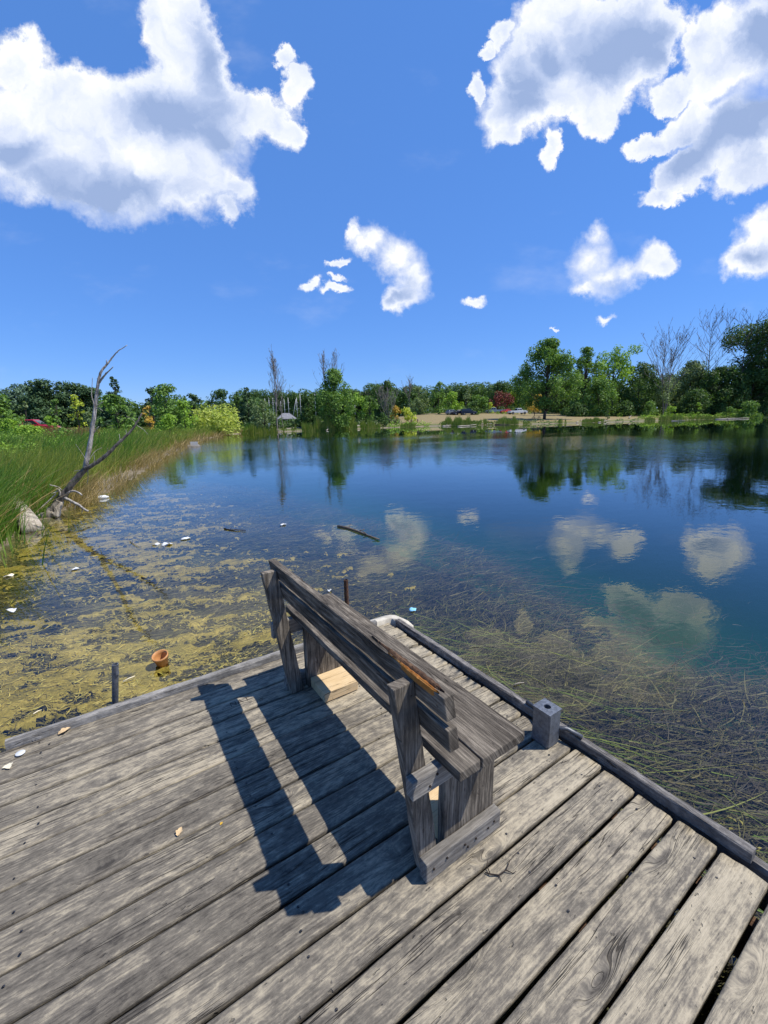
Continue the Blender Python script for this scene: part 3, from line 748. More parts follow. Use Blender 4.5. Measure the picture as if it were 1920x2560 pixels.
def build_bench():
    root = tag(empty('wooden_bench', (-.8, -.89, 0)), 'weathered wooden bench with two back slats and a splintered top end', 'bench')
    LEAN = .145
    def lean(p): return (p[0] - LEAN * (p[2] - .079), p[1], p[2])
    def bev(p): return p
    # leaning posts (front face lies on x = -.888 at z .079)
    plank('back_post', M['bench_z'], root, a=(-.966, -1.487, .0), b=(-.888, -1.449, .762), axis=2, fn=lean)
    plank('back_post', M['bench_z'], root, a=(-.966, -.300, .0), b=(-.888, -.262, .757), axis=2, fn=lean)
    # back slats bolted on the posts' front
    up = plank('upper_slat', M['bench_y'], root, a=(-.8865, -1.621, .700), b=(-.848, -.172, .783), axis=1, cuts=50, fn=lean)
    plank('lower_slat', M['bench_y'], root, a=(-.8865, -1.622, .590), b=(-.848, -.182, .670), axis=1, cuts=50, fn=lean)
    # the splintered end of the upper slat: fresh orange split and dark rot on the top edge
    for nm, mat, x0, x1, ya, yb, zt, sd in (('split_wood', M['split'], -.8885, -.8775, -1.600, -1.345, .7870, 1.0), ('rotten_strip', M['rot'], -.8785, -.857, -1.604, -1.22, .7868, 6.0)):
        vs = []; fs = []; n = 40
        for i in range(n + 1):
            t = i / n; y = ya + (yb - ya) * t; wq = min(1.0, t * 9, (1 - t) * 2.2)
            j1 = .003 * mnoise.noise((y * 60, sd, 0)); j2 = .004 * mnoise.noise((y * 55, sd + 4, 0)); hz = .004 * mnoise.noise((y * 70, sd + 8, 0))
            xm = (x0 + x1) / 2
            xa = xm + (x0 - xm) * wq + j1 * .5; xb = xm + (x1 - xm) * wq + j2
            for (x, z) in [(xa, zt - .020 * wq - .005), (xa, zt - .002 + hz * .4), ((xa + xb) / 2, zt + .002 + hz), (xb, zt - .001 + hz * .5), (xb, zt - .012)]:
                vs.append(lean((x, y, z)))
        for i in range(n):
            for j in range(5):
                j2 = (j + 1) % 5; fs.append((i * 5 + j, i * 5 + j2, (i + 1) * 5 + j2, (i + 1) * 5 + j))
        fs.append((0, 1, 2, 3, 4)); fs.append(tuple(n * 5 + j for j in range(5)))
        mb = MB(); mb._add(vs, fs); mb.build(nm, mat, up)
    # seat boards
    plank('seat_board', M['bench_y'], root, a=(-.806, -1.607, .442), b=(-.598, -.147, .480), axis=1, cuts=50)
    plank('seat_board', M['bench_y'], root, a=(-.903, -1.606, .442), b=(-.8125, -.150, .480), axis=1, cuts=50)
    # broad seat legs, side arms that tie them to the posts, skids on the deck
    for s, y0, y1 in ((1, -1.487, -1.449), (-1, -.300, -.262)):
        plank('seat_leg', M['bench_z'], root, a=(-.852, y0, .004), b=(-.602, y1, .4405), axis=2)
    plank('side_arm', M['bench_x'], root, a=(-1.022, -1.526, .372), b=(-.62, -1.4885, .4405), axis=0)
    plank('side_arm', M['bench_x'], root, a=(-1.022, -.2605, .352), b=(-.62, -.223, .4405), axis=0)
    plank('skid', M['bench_x'], root, a=(-.967, -1.526, .003), b=(-.603, -1.4885, .082), axis=0)
    plank('skid', M['bench_x'], root, a=(-.967, -.2605, .003), b=(-.603, -.223, .085), axis=0)
    for y0, y1 in ((-.487, -.3015), (-1.4475, -1.285)):
        o = plank('repair_block', M['newwood'], root, a=(-.835, y0, .004), b=(-.622, y1, .062), axis=0, jit=.001)
        tag(o, 'pale new pine block screwed behind the leg')
    # screw heads on the near arm and skid
    for x, z in ((-.955, .395), (-.925, .425), (-.935, .048), (-.875, .052), (-.79, .05), (-.775, .03), (-.735, .04), (-.672, .045), (-.64, .055)):
        sc = MB(); sc.lathe([(0, .003), (.0042, .003), (.0042, -.001)], 10, (x, -1.527, z), False, Matrix.Rotation(R(90), 4, 'X')); sc.build('screw', M['twig'], root)
    settle(root)
build_bench()

# ------------------------------------------------------------------ metal pile sleeve on the kerb
def build_sleeve():
    root = tag(empty('pile_bracket', (-.074, -1.342, 0)), 'square galvanised steel sleeve with a round hole standing on the kerb', 'pile bracket')
    x0, x1, y0, y1, zt = -.120, -.030, -1.390, -1.296, .18
    bm = bmesh.new(); bmesh.ops.create_cube(bm, size=1.0)
    for v in bm.verts: v.co = Vector(((x0 + x1) / 2 + v.co.x * (x1 - x0), (y0 + y1) / 2 + v.co.y * (y1 - y0), .003 + (v.co.z + .5) * (zt - .003)))
    top = max(bm.faces, key=lambda f: f.calc_center_median().z); bm.faces.remove(top)
    bmesh.ops.bevel(bm, geom=[e for e in bm.edges if abs(e.verts[0].co.z - e.verts[1].co.z) > .1], offset=.006, segments=3, affect='EDGES')
    me = bpy.data.meshes.new('sleeve'); bm.to_mesh(me); bm.free(); me.materials.append(M['galv'])
    link(bpy.data.objects.new('sleeve', me), root)
    # cap plate with a hole
    cx, cy = (x0 + x1) / 2, (y0 + y1) / 2; n = 32; rh = .0165
    b = MB(); vs = []; fs = []
    for k in range(n):
        th = 2 * PI * k / n; c, s = math.cos(th), math.sin(th); q = 1 / max(abs(c), abs(s))
        hx, hy = (x1 - x0) / 2 + .001, (y1 - y0) / 2 + .001
        vs += [(cx + rh * c, cy + rh * s, zt + .004), (cx + hx * c * q, cy + hy * s * q, zt + .003), (cx + hx * c * q, cy + hy * s * q, zt - .002), (cx + rh * c, cy + rh * s, zt - .03)]
    for k in range(n):
        k2 = (k + 1) % n
        fs += [(4 * k, 4 * k + 1, 4 * k2 + 1, 4 * k2), (4 * k + 1, 4 * k + 2, 4 * k2 + 2, 4 * k2 + 1), (4 * k, 4 * k2, 4 * k2 + 3, 4 * k + 3)]
    b._add(vs, fs); b.build('cap_plate', M['galv'], root)
    for y in ((-1.155, -1.302), (-1.384, -1.47)):
        t = MB(); t.tube([(.028, y[0], .050), (.020, (y[0] + y[1]) / 2, .053), (-.02 if y[0] > -1.3 else .028, y[1], .053)] if y[0] > -1.3 else [(-.035, y[0], .075), (.010, y[0] - .02, .062), (.028, y[1], .052)], .011, 10)
        t.build('kerb_strap', M['galv_d'], root)
    settle(root)
build_sleeve()

# ------------------------------------------------------------------ steel pipes standing in the water beside the dock
def pipe(label, x, y, ztop, r, mat, lean=(0, 0)):
    b = MB()
    z0 = gz(x, y) - .2
    zs = [z0, z0 + .3, (z0 + ztop) / 2, ztop]
    f = lambda z: (x + lean[0] * (z - ztop), y + lean[1] * (z - ztop), z)
    b.tube([f(z) for z in zs], r, 16, cap=False)
    # rim and dark bore
    vs = []; n = 16
    for k in range(n):
        th = 2 * PI * k / n
        vs += [(x + r * math.cos(th), y + r * math.sin(th), ztop), (x + r * .76 * math.cos(th), y + r * .76 * math.sin(th), ztop + .001), (x + r * .72 * math.cos(th), y + r * .72 * math.sin(th), ztop - .06)]
    fs = []
    for k in range(n):
        k2 = (k + 1) % n
        fs += [(3 * k, 3 * k2, 3 * k2 + 1, 3 * k + 1), (3 * k + 1, 3 * k2 + 1, 3 * k2 + 2, 3 * k + 2)]
    fs.append(tuple(3 * k + 2 for k in range(n)))
    b._add(vs, fs)
    tag(b.build('mooring_pipe', mat), label, 'pipe')
pipe('grey galvanised pipe standing in the algae beside the long edge rail', -1.768, .172, .245, .0165, M['galv'], (.127, -.165))
pipe('rusty brown pipe standing in the water behind the bench seat', -.283, .250, .362, .0165, M['rust'])

# ------------------------------------------------------------------ small things on the deck
b = MB(); b.lathe([(0, .006), (.018, .006), (.0195, .004), (.0195, .001), (0, .001)], 20, (-2.192, .026, .001)); tag(b.build('bottle_cap', M['white']), 'flat round white cap on the first deck board', 'cap')
def leaf(label, x, y, s, rz, mat, name='dry_leaf', cat='leaf', z=.004):
    b = MB(); n = 9; vs = []
    for i in range(n):
        t = i / (n - 1); w = s * .34 * math.sin(PI * t ** .8) * (1 + .25 * math.sin(t * 17))
        zz = z + .25 * s * t * t * .5
        for q in (-1, 0, 1): vs.append((s * t, q * w, zz + abs(q) * w * .5))
    fs = []
    for i in range(n - 1):
        for j in range(2): fs.append((3 * i + j, 3 * i + j + 1, 3 * i + 4 + j, 3 * i + 3 + j))
    Mx = Matrix.Translation((x, y, 0)) @ Matrix.Rotation(rz, 4, 'Z')
    b._add([tuple(Mx @ Vector(p)) for p in vs], fs, True)
    return tag(b.build(name, mat), label, cat)
leaf('curled pinkish brown leaf lying beside the left edge rail', -2.05, .075, .055, .3, M['leafdry'])
leaf('pale curled leaf caught in the gap left of the bench shadow', -1.635, -.86, .035, 1.0, M['leafdry'])
leaf('tiny bright yellow petal on the deck left of the bench shadow', -1.49, -.905, .014, .5, M['yellow'], 'petal', 'petal')
leaf('cream leaf at the far left deck edge', -2.235, -.03, .05, -1.2, M['cream'])
b = MB()
b.tube([(-.776, -1.612, .006), (-.768, -1.628, .010), (-.745, -1.645, .007), (-.715, -1.650, .012), (-.690, -1.640, .008), (-.676, -1.636, .016)], [.0022, .0026, .0024, .002, .0016, .001], 6)
b.tube([(-.768, -1.628, .010), (-.755, -1.600, .008), (-.742, -1.592, .014)], [.002, .0015, .001], 6)
b.tube([(-.715, -1.650, .012), (-.700, -1.668, .006), (-.688, -1.672, .010)], [.0018, .0014, .001], 6)
b.tube([(-.745, -1.645, .007), (-.752, -1.664, .005)], [.002, .001], 6)
tag(b.build('dead_twig', M['twig']), 'dark forked twig lying on the deck in front of the bench skid', 'twig')

# ------------------------------------------------------------------ floating litter and sticks
def litter(name, label, u, v, mat, s=(.11, .07, .02), rz=0.0, cat='litter', group=None):
    p = on_z(u, v); b = MB(); n = 6; vs = []; fs = []
    rg = random.Random(u * 7 + v)
    for i in range(n + 1):
        for j in range(n + 1):
            a, c = i / n - .5, j / n - .5
            k = 1 - .25 * abs(a * c) * 4
            vs.append((a * s[0] * k + rg.uniform(-.06, .06) * s[0] * .4, c * s[1] * k + rg.uniform(-.06, .06) * s[1] * .4, .006 + s[2] * (.4 + .6 * math.sin(a * 5 + u) * math.cos(c * 4 + v)) * (1 if abs(a) < .45 else .5)))
    for i in range(n):
        for j in range(n): fs.append((i * (n + 1) + j, (i + 1) * (n + 1) + j, (i + 1) * (n + 1) + j + 1, i * (n + 1) + j + 1))
    Mx = Matrix.Translation((p[0], p[1], WATER)) @ Matrix.Rotation(rz, 4, 'Z')
    b._add([tuple(Mx @ Vector(q)) for q in vs], fs, True)
    o = b.build(name, mat)
    sol = o.modifiers.new('thickness', 'SOLIDIFY'); sol.thickness = .004; sol.offset = 0
    return tag(o, label, cat, group)
litter('paper_scrap', 'white scrap farthest from the shore in the floating trio', 464, 1348, M['white'], (.16, .10, .03), .2)
litter('paper_scrap', 'wide white scrap in the middle of the floating trio', 418, 1362, M['white'], (.16, .10, .03), -.3)
litter('paper_scrap', 'narrow white scrap nearest the bank in the floating trio', 390, 1362, M['white'], (.12, .05, .02), .1)
litter('paper_scrap', 'pale bluish scrap half sunk among golden algae', 188, 1424, M['white'], (.10, .06, .02), .6)
litter('paper_scrap', 'cream scrap floating by the left edge of the picture', 22, 1441, M['cream'], (.11, .06, .02), .3)
litter('paper_scrap', 'white scrap floating far out beyond the bench', 708, 1313, M['white'], (.12, .07, .03), .1)
litter('paper_scrap', 'small white scrap beside the seat end of the bench', 824, 1478, M['white'], (.05, .04, .02), .4)
litter('paper_scrap', 'thin white scrap against the dry reeds', 211, 1247, M['white'], (.20, .06, .03), .1)
litter('wrapper', 'pale blue wrapper floating beyond the white dock corner', 1032, 1526, M['blue'], (.085, .065, .02), .5, 'wrapper')
def bottle():
    p = on_z(258, 1246); b = MB()
    Mx = Matrix.Rotation(R(90), 4, 'Y')
    b.lathe([(0, -.11), (.045, -.11), (.052, -.09), (.052, .05), (.03, .09), (.018, .10), (.018, .125), (0, .125)], 14, (p[0], p[1], WATER + .03), True, Mx)
    tag(b.build('plastic_bottle', M['white']), 'white plastic bottle floating off the dry reeds', 'bottle')
bottle()
def pot():
    p = on_z(405, 1660); b = MB()
    Mx = Matrix.Rotation(R(14), 4, 'X') @ Matrix.Rotation(R(-8), 4, 'Y')
    b.lathe([(0, -.055), (.040, -.055), (.052, .035), (.060, .036), (.060, .055), (.053, .055), (.047, .03), (.036, -.045), (0, -.045)], 26, (p[0], p[1], WATER + .035), True, Mx)
    tag(b.build('plant_pot', M['terra']), 'small terracotta coloured pot floating among the golden algae', 'plant pot')
pot()
def stick(name, label, pts, r, mat, z=.012, cat='stick', twigs=()):
    P = [Vector((*on_z(u, v)[:2], WATER + z + random.uniform(-.006, .012))) for u, v in pts]
    b = MB(); n = len(P); b.tube(P, [r * (1 - .5 * i / (n - 1)) for i in range(n)], 7, wob=.12)
    for i, d in twigs: b.tube([P[i], P[i] + Vector(d)], [r * .4, r * .2], 5)
    tag(b.build(name, mat), label, cat)
stick('floating_branch', 'dark broken branch floating out beyond the bench', [(845, 1317), (870, 1322), (895, 1331), (920, 1340), (948, 1351)], .024, M['wetstick'], .014, 'branch', [(1, (.1, .06, .05)), (3, (-.02, .14, .05)), (2, (.1, -.05, .03)), (4, (-.06, .12, .02))])
stick('floating_twig', 'thin dark twig floating in the shade of the far water', [(561, 1323), (575, 1326), (590, 1327), (614, 1328)], .014, M['twig'], .008, 'twig', [(1, (.05, .06, .03))])
stick('floating_twig', 'short grey stick floating left of the white scraps', [(325, 1354), (336, 1361), (349, 1368)], .009, M['drift'], .006, 'twig')
stick('floating_twig', 'pale straw stick beside the galvanised pipe', [(308, 1706), (322, 1701), (338, 1695)], .005, M['cream'], .006, 'twig')
stick('floating_twig', 'pale reed stalk lying on algae below the rail', [(84, 1787), (95, 1780), (104, 1775)], .004, M['cream'], .006, 'twig')
stick('floating_twig', 'bleached stick in the weeds behind the steel sleeve', [(1284, 1714), (1297, 1710), (1310, 1707)], .005, M['drift'], .006, 'twig')
b = leaf('white feather floating upright by the left edge', 0, 0, .11, 0, M['white'], 'feather', 'feather', 0)
p = on_z(34, 1533); b.location = (p[0], p[1], WATER + .01); b.rotation_euler = (.2, 0, 2.0)

# ------------------------------------------------------------------ ribbons: pondweed, algae, reeds
def ribbons(name, mat, base, direc, length, width, curl, up=None, seg=4, taper=True, normal_up=True):
    """base (N,3), direc (N,3) unit start direction, curl (N,3) added along the length squared, as one mesh"""
    n = len(base); t = np.linspace(0, 1, seg + 1)
    pos = base[:, None, :] + direc[:, None, :] * (t[None, :, None] * length[:, None, None]) + curl[:, None, :] * ((t ** 2)[None, :, None] * length[:, None, None])
    tan = direc[:, None, :] + 2 * curl[:, None, :] * t[None, :, None]
    tan /= np.linalg.norm(tan, axis=2, keepdims=True) + 1e-9
    if up is None: up = np.tile([0, 0, 1.0], (n, 1))
    side = np.cross(tan, np.broadcast_to(up[:, None, :], tan.shape)); side /= np.linalg.norm(side, axis=2, keepdims=True) + 1e-9
    prof = (1 - 0.85 * t ** 1.6) if taper else np.sin(PI * (0.12 + 0.80 * t)) 
    off = side * (width[:, None, None] * 0.5 * prof[None, :, None])
    V = np.stack([pos - off, pos + off], 2).reshape(-1, 3)
    b = (np.arange(n) * (2 * (seg + 1)))[:, None] + 2 * np.arange(seg)[None, :]
    Fc = np.stack([b, b + 1, b + 3, b + 2], -1).reshape(-1, 4)
    return mesh_np(name, V, Fc, mat)

def scatter(n, fmax, fmin=1.0, margin=0.97, power=1.0):
    """points in the wedge the camera side of the pond sees, denser near"""
    f = fmin + (fmax - fmin) * RNG.random(n) ** power
    r = (RNG.random(n) * 2 - 1) * (f * margin + 0.6)
    return (CAMP[None, :2] + f[:, None] * FH[None, :2] + r[:, None] * RH[None, :2])

def not_dock(P): return ~((P[:, 0] < 0.03) & (P[:, 1] < 0.10))

def unit(a): return a / (np.linalg.norm(a, axis=1, keepdims=True) + 1e-9)

def build_weeds():
    # strands lying in the shallows
    P = scatter(400000, 17, 1.0, 1.0, 1.2)
    d = sdf(P, POND); sh = sdf(P, SHELF)
    # gold mats crowd the left bay, thinning towards the open water
    left = sst(0.6, -1.6, P[:, 0] - 0.12 * P[:, 1])
    prob = np.where(sh > 0, 1.0, np.exp(sh / 0.55)) * (d > 0.02)
    clump = fnoise(P[:, 0], P[:, 1], 1.1, 21, 4)
    prob = prob * (0.25 + 1.1 * sst(0.32, 0.62, clump))
    prob *= (1 - 0.30 * left)
    rgt = sst(-.3, 1.2, P[:, 0] - .10 * P[:, 1])
    prob *= 1 - .05 * rgt
    keep = (RNG.random(len(P)) < prob) & not_dock(P)
    P = P[keep]; sh = sh[keep]; left = left[keep]; n = len(P)
    ang = 2.6 * (fnoise(P[:, 0], P[:, 1], 0.35, 31, 2) - 0.5) * 2 - 0.55 + RNG.normal(0, 0.55, n)
    ang = np.where(P[:, 0] > 0.2, ang - 0.5, ang * 0.6)
    dirv = np.stack([np.cos(ang), np.sin(ang), RNG.normal(0, .06, n)], 1)
    dirv *= np.where(RNG.random(n) < .5, 1, -1)[:, None]
    rgt = rgt[keep]
    dep = np.where(sh > 0, 0.02 + (0.20 + .16 * rgt) * RNG.random(n) ** 1.2, np.minimum(0.10 + 0.30 * RNG.random(n) - 0.55 * sh * RNG.random(n), 1.6))
    dep = np.where(sh > 0, dep, np.maximum(dep, 0.06))
    base = np.column_stack([P, WATER - dep])
    ln = RNG.uniform(.07, .32, n); wd = RNG.uniform(.003, .0080, n)
    cu = RNG.normal(0, .42, (n, 3)); cu[:, 2] *= .18
    upv = unit(np.column_stack([RNG.normal(0, .5, n), RNG.normal(0, .5, n), np.ones(n)]))
    deep = RNG.random(n) < np.maximum(sst(.45, -.5, sh), .12 + .42 * rgt)
    bright = ~deep
    o = ribbons('pondweed', F['weed'], base[bright], unit(dirv[bright]), ln[bright], wd[bright], cu[bright], upv[bright]); tag(o, kind='stuff')
    o = ribbons('deep_pondweed', F['weedd'], base[deep], unit(dirv[deep]), ln[deep], wd[deep], cu[deep], upv[deep]); tag(o, kind='stuff')
    # long grassy blades trailing along the kerb
    n = 300
    y = RNG.uniform(-3.0, 0.9, n); x = 0.12 + np.abs(RNG.normal(0, .42, n))
    base = np.column_stack([x, y, WATER - RNG.uniform(.0, .05, n)])
    ang = RNG.normal(-1.2, .45, n); dirv = np.stack([np.cos(ang), np.sin(ang), RNG.normal(0, .03, n)], 1)
    cu = RNG.normal(0, .15, (n, 3)); cu[:, 2] *= .1
    o = ribbons('trailing_weed', F['reedmix'], base, unit(dirv), RNG.uniform(.15, .75, n), RNG.uniform(.003, .007, n), cu, None, 6); tag(o, kind='stuff')
    # golden algae: a bumpy mat that breaks up into clumps
    cs = .021
    gx = np.arange(-9.5, 1.2, cs); gy = np.arange(.16, 11.5, cs)
    X, Y = np.meshgrid(gx, gy); shp = X.shape; G = np.stack([X.ravel(), Y.ravel()], 1)
    G += RNG.normal(0, cs * .22, G.shape)
    q = G @ np.array([[.93, .37], [-.37, .93]])
    nn = .25 * fnoise(q[:, 0] * .55, q[:, 1] * 1.4, 1.6, 41, 4) + .40 * fnoise(q[:, 0], q[:, 1] * 2.3, 3.6, 47, 4) + .35 * fnoise(q[:, 0], q[:, 1] * 1.8, 11.0, 49, 3)
    big = fnoise(G[:, 0], G[:, 1], .32, 51, 3)
    leftm = sst(.9, -1.4, G[:, 0] - .08 * G[:, 1]); farm = sst(10.5, 6.0, (G - CAMP[:2]) @ FH[:2])
    d = sdf(G, POND)
    thr = .488 + .13 * (.5 - big) + .055 * (1 - farm) + .16 * (1 - leftm) + .2 * sst(.25, 0, d)
    ok = (nn > thr).reshape(shp)
    Z = WATER - .006 - .030 * (1 - sst(0, .075, nn - thr)) - .016 * fnoise(G[:, 0], G[:, 1], 24.0, 53, 2)
    fc = ok[:-1, :-1] & ok[1:, :-1] & ok[:-1, 1:] & ok[1:, 1:]
    ii, jj = np.nonzero(fc); nxg = shp[1]
    Fq = np.stack([ii * nxg + jj, ii * nxg + jj + 1, (ii + 1) * nxg + jj + 1, (ii + 1) * nxg + jj], 1)
    used, inv = np.unique(Fq, return_inverse=True)
    o = mesh_np('algae_mat', np.column_stack([G, Z])[used], inv.reshape(-1, 4), M['algaemat'], smooth=True); tag(o, kind='stuff')
    P = scatter(1000000, 20, 1.0, 1.0, 1.25)
    d = sdf(P, POND); sh = sdf(P, SHELF)
    left = sst(.9, -1.5, P[:, 0] - 0.06 * P[:, 1])
    q = P @ np.array([[.93, .37], [-.37, .93]])                # streaks drift along the breeze
    cl = fnoise(q[:, 0] * .5, q[:, 1] * 1.5, 1.5, 41, 5)
    big = fnoise(P[:, 0], P[:, 1], .32, 51, 3)
    far = sst(13, 7.5, (P - CAMP[:2]) @ FH[:2])
    th = 0.50 - 0.075 * left * far + 0.12 * (0.5 - big) + 0.07 * (1 - far)
    mid_ = fnoise(q[:, 0], q[:, 1] * 2.4, 2.6, 47, 3)
    cl = .52 * cl + .48 * mid_
    prob = .26 * sst(th, th + 0.05, cl) * left * (sh > 0.1) * (d > 0.05) * (0.35 + .65 * far)
    keep = (RNG.random(len(P)) < prob) & not_dock(P)
    P = P[keep]; n = len(P)
    ang = -.38 + RNG.normal(0, .8, n) + 1.2 * (fnoise(P[:, 0], P[:, 1], 1.0, 61, 2) - .5)
    dirv = np.stack([np.cos(ang), np.sin(ang), RNG.normal(0, .10, n)], 1)
    base = np.column_stack([P, WATER - .004 - .05 * RNG.random(n) ** 2])
    cu = RNG.normal(0, .6, (n, 3)); cu[:, 2] *= .15
    upv = unit(np.column_stack([RNG.normal(0, .6, n), RNG.normal(0, .6, n), np.ones(n)]))
    o = ribbons('floating_algae', F['algae'], base, unit(dirv), RNG.uniform(.012, .05, n), RNG.uniform(.004, .010, n), cu, upv, 2, False); tag(o, kind='stuff')
build_weeds()

def build_reeds():
    def blades(name, mat, P, hmin, hmax, wmul, lean=.22, jit=.14, zoff=0.0, seg=4):
        n = len(P)
        if n == 0: return
        z = ground_z(P)
        f = (P - CAMP[:2]) @ FH[:2]
        h = RNG.uniform(hmin, hmax, n)
        base = np.column_stack([P, np.maximum(z, WATER - .15) - .03 + zoff])
        wind = RH * lean
        dirv = np.column_stack([RNG.normal(0, jit, n), RNG.normal(0, jit, n), np.ones(n)]) + wind * RNG.uniform(0.1, .6, n)[:, None]
        cu = wind[None, :] * RNG.uniform(.2, 1.6, n)[:, None] + RNG.normal(0, jit, (n, 3)); cu[:, 2] = -.5 * np.abs(RNG.normal(0, .22, n))
        wd = np.maximum(RNG.uniform(.010, .020, n), f * .00115) * wmul
        a = RNG.uniform(0, PI, n)
        face = np.column_stack([np.cos(a), np.sin(a), np.zeros(n)]) * .6 - FH * .8
        o = ribbons(name, mat, base, unit(dirv), h, wd, cu, unit(face), seg)
        tag(o, kind='stuff')
    # left bank
    f = 5.2 + 58 * RNG.random(150000) ** 1.9
    us = RNG.uniform(-260, 640, len(f))
    r = f * (us - 960) / FOC * 1.0
    P = CAMP[None, :2] + f[:, None] * FH[None, :2] + r[:, None] * RH[None, :2]
    d = -sdf(P, POND)
    clump = fnoise(P[:, 0], P[:, 1], .55, 71, 3); cl2 = fnoise(P[:, 0], P[:, 1], .22, 81, 3)
    depth_in = 7.5 + .10 * f
    core = (d > -.10) & (d < depth_in)
    pr = sst(.22, .42, clump) * core
    green = core & (RNG.random(len(P)) < pr * .55) & (d > .12 + .9 * cl2 * sst(8, 14, f))
    n_near = f < 17
    mix = green & ((cl2 + .25 * (d / 9) + .22 * (RNG.random(len(P)) - .5)) > .50)
    stray = green & ~mix & (RNG.random(len(P)) < .10)
    blades('dead_reeds', F['reeddry'], P[stray], .5, 1.25, .9, .30, .30)
    blades('reeds', F['reed'], P[green & ~mix & ~stray], .60, 1.42, 1.0)
    blades('yellowing_reeds', F['reedmix'], P[mix], .6, 1.1, 1.0)
    edge = (d > -.22) & (d < .55 + .035 * f + 2.4 * np.maximum(cl2 - .42, 0) * sst(9, 16, f)) & (RNG.random(len(P)) < .75 * sst(.36, .58, fnoise(P[:, 0], P[:, 1], .9, 77, 3))) & (f > 9.2)
    blades('dry_reeds', F['reeddry'], P[edge], .30, .75, .9, .26, .26)
    # stems standing by the old log, in front at the left edge
    n = 260; P2 = np.column_stack([RNG.normal(-3.35, .30, n), RNG.normal(6.7, .55, n)])
    blades('shore_reeds', F['reed'], P2, .4, .95, .9, .12, .16)
    # far shore: reed beds between gaps
    beds = [(600, 700, .9), (700, 960, 1.75), (1000, 1040, .8), (1085, 1235, 1.25), (1235, 1330, 1.35), (1395, 1418, .9), (1455, 1512, 1.15), (1610, 1720, .95), (1720, 1800, .85), (1800, 1930, .9)]
    pts = []; hs_ = []
    for a, b_, h in beds:
        n = int((b_ - a) * 30)
        u = RNG.uniform(a, b_, n)
        edgef = np.minimum(1, (np.minimum(u - a, b_ - u) / (.30 * (b_ - a))) ** .7 + .12)
        for uu, e in zip(u, edgef):
            if random.random() > e + .1: continue
            if float(fnoise(np.array([uu]), np.array([3.0]), .06, 95, 3)[0]) < .30 + .25 * random.random(): continue
            D = wl(uu) + .2 + RNG.random() ** 1.3 * 3.2
            p = at_depth(uu, 1045, D); pts.append((p[0], p[1])); hs_.append(h * e * (.20 + 1.5 * float(fnoise(np.array([uu]), np.array([0.0]), .13, 91, 3)[0]) ** 1.4) * random.uniform(.6, 1.1))
    pts = np.array(pts); hs_ = np.array(hs_)
    m = RNG.random(len(pts)) < .7
    n = len(pts)
    for nm, mt, sel in (('far_reeds', F['reed'], ~m), ('far_dry_reeds', F['reedmix'], m)):
        Q = pts[sel]; hh = hs_[sel]; k = len(Q)
        z = ground_z(Q); base = np.column_stack([Q, np.maximum(z, WATER - .1)])
        dirv = np.column_stack([RNG.normal(0, .10, k), RNG.normal(0, .10, k), np.ones(k)])
        cu = RNG.normal(0, .10, (k, 3)); cu[:, 2] *= .3
        o = ribbons(nm, mt, base, unit(dirv), hh * RNG.uniform(.6, 1.05, k), RNG.uniform(.05, .10, k), cu, np.tile(-FH, (k, 1)), 2); tag(o, kind='stuff')
build_reeds()

# ------------------------------------------------------------------ leaves
def leaf_quads(cent, nrm, size, asp=.62):
    n = len(cent)
    a = RNG.normal(size=(n, 3)); t1 = unit(np.cross(nrm, a)); t2 = np.cross(nrm, t1)
    s1 = (size * RNG.uniform(.7, 1.3, n))[:, None]; s2 = s1 * asp
    V = np.stack([cent - t1 * s1, cent - t2 * s2 * .9 + nrm * s1 * .12, cent + t1 * s1, cent + t2 * s2 * .9 + nrm * s1 * .12], 1).reshape(-1, 3)
    return V, np.arange(4 * n).reshape(-1, 4)

def crown(name, mat, lobes, per_m2, size, parent, flat=1.0, droop=0.0, hang=0.0, inner=.45):
    """lobes: (x, y, z, r); leaves fill a loose shell round every lobe"""
    C_, N_ = [], []
    for (x, y, z, r) in lobes:
        n = max(12, int(per_m2 * 4 * PI * r * r))
        d = unit(RNG.normal(size=(n, 3)))
        rad = r * (inner + (1.08 - inner) * RNG.random(n) ** .55)
        # ragged: sprays stick out in some directions
        spr = 1 + .22 * np.sin(d[:, 0] * 5 + x) * np.sin(d[:, 1] * 5 + y) * np.cos(d[:, 2] * 4 + z)
        p = d * (rad * spr)[:, None]; p[:, 2] *= flat
        if hang > 0:
            k = RNG.random(n) ** 1.5 * hang * r; p[:, 2] -= k * (1 - .3 * np.abs(d[:, 2]))
        p[:, 2] -= droop * (p[:, 0] ** 2 + p[:, 1] ** 2)
        C_.append(p + [x, y, z]); N_.append(unit(d * .7 + RNG.normal(0, .55, (n, 3)) + [0, 0, .45]))
    V, Fc = leaf_quads(np.concatenate(C_), np.concatenate(N_), size, .62 if hang == 0 else .3)
    return mesh_np(name, V, Fc, mat, parent)

def limb(b, p0, p1, r0, r1, seg=6, bend=.12, n=5, sg=None):
    p0 = Vector(p0); p1 = Vector(p1); L = (p1 - p0).length
    o1 = Vector((random.uniform(-1, 1), random.uniform(-1, 1), random.uniform(-.3, .6))) * bend * L
    pts = []
    for i in range(n + 1):
        t = i / n
        pts.append(p0.lerp(p1, t) + o1 * math.sin(PI * t) * .6)
    b.tube(pts, [r0 + (r1 - r0) * (i / n) ** .8 for i in range(n + 1)], seg, wob=.08)
    return pts

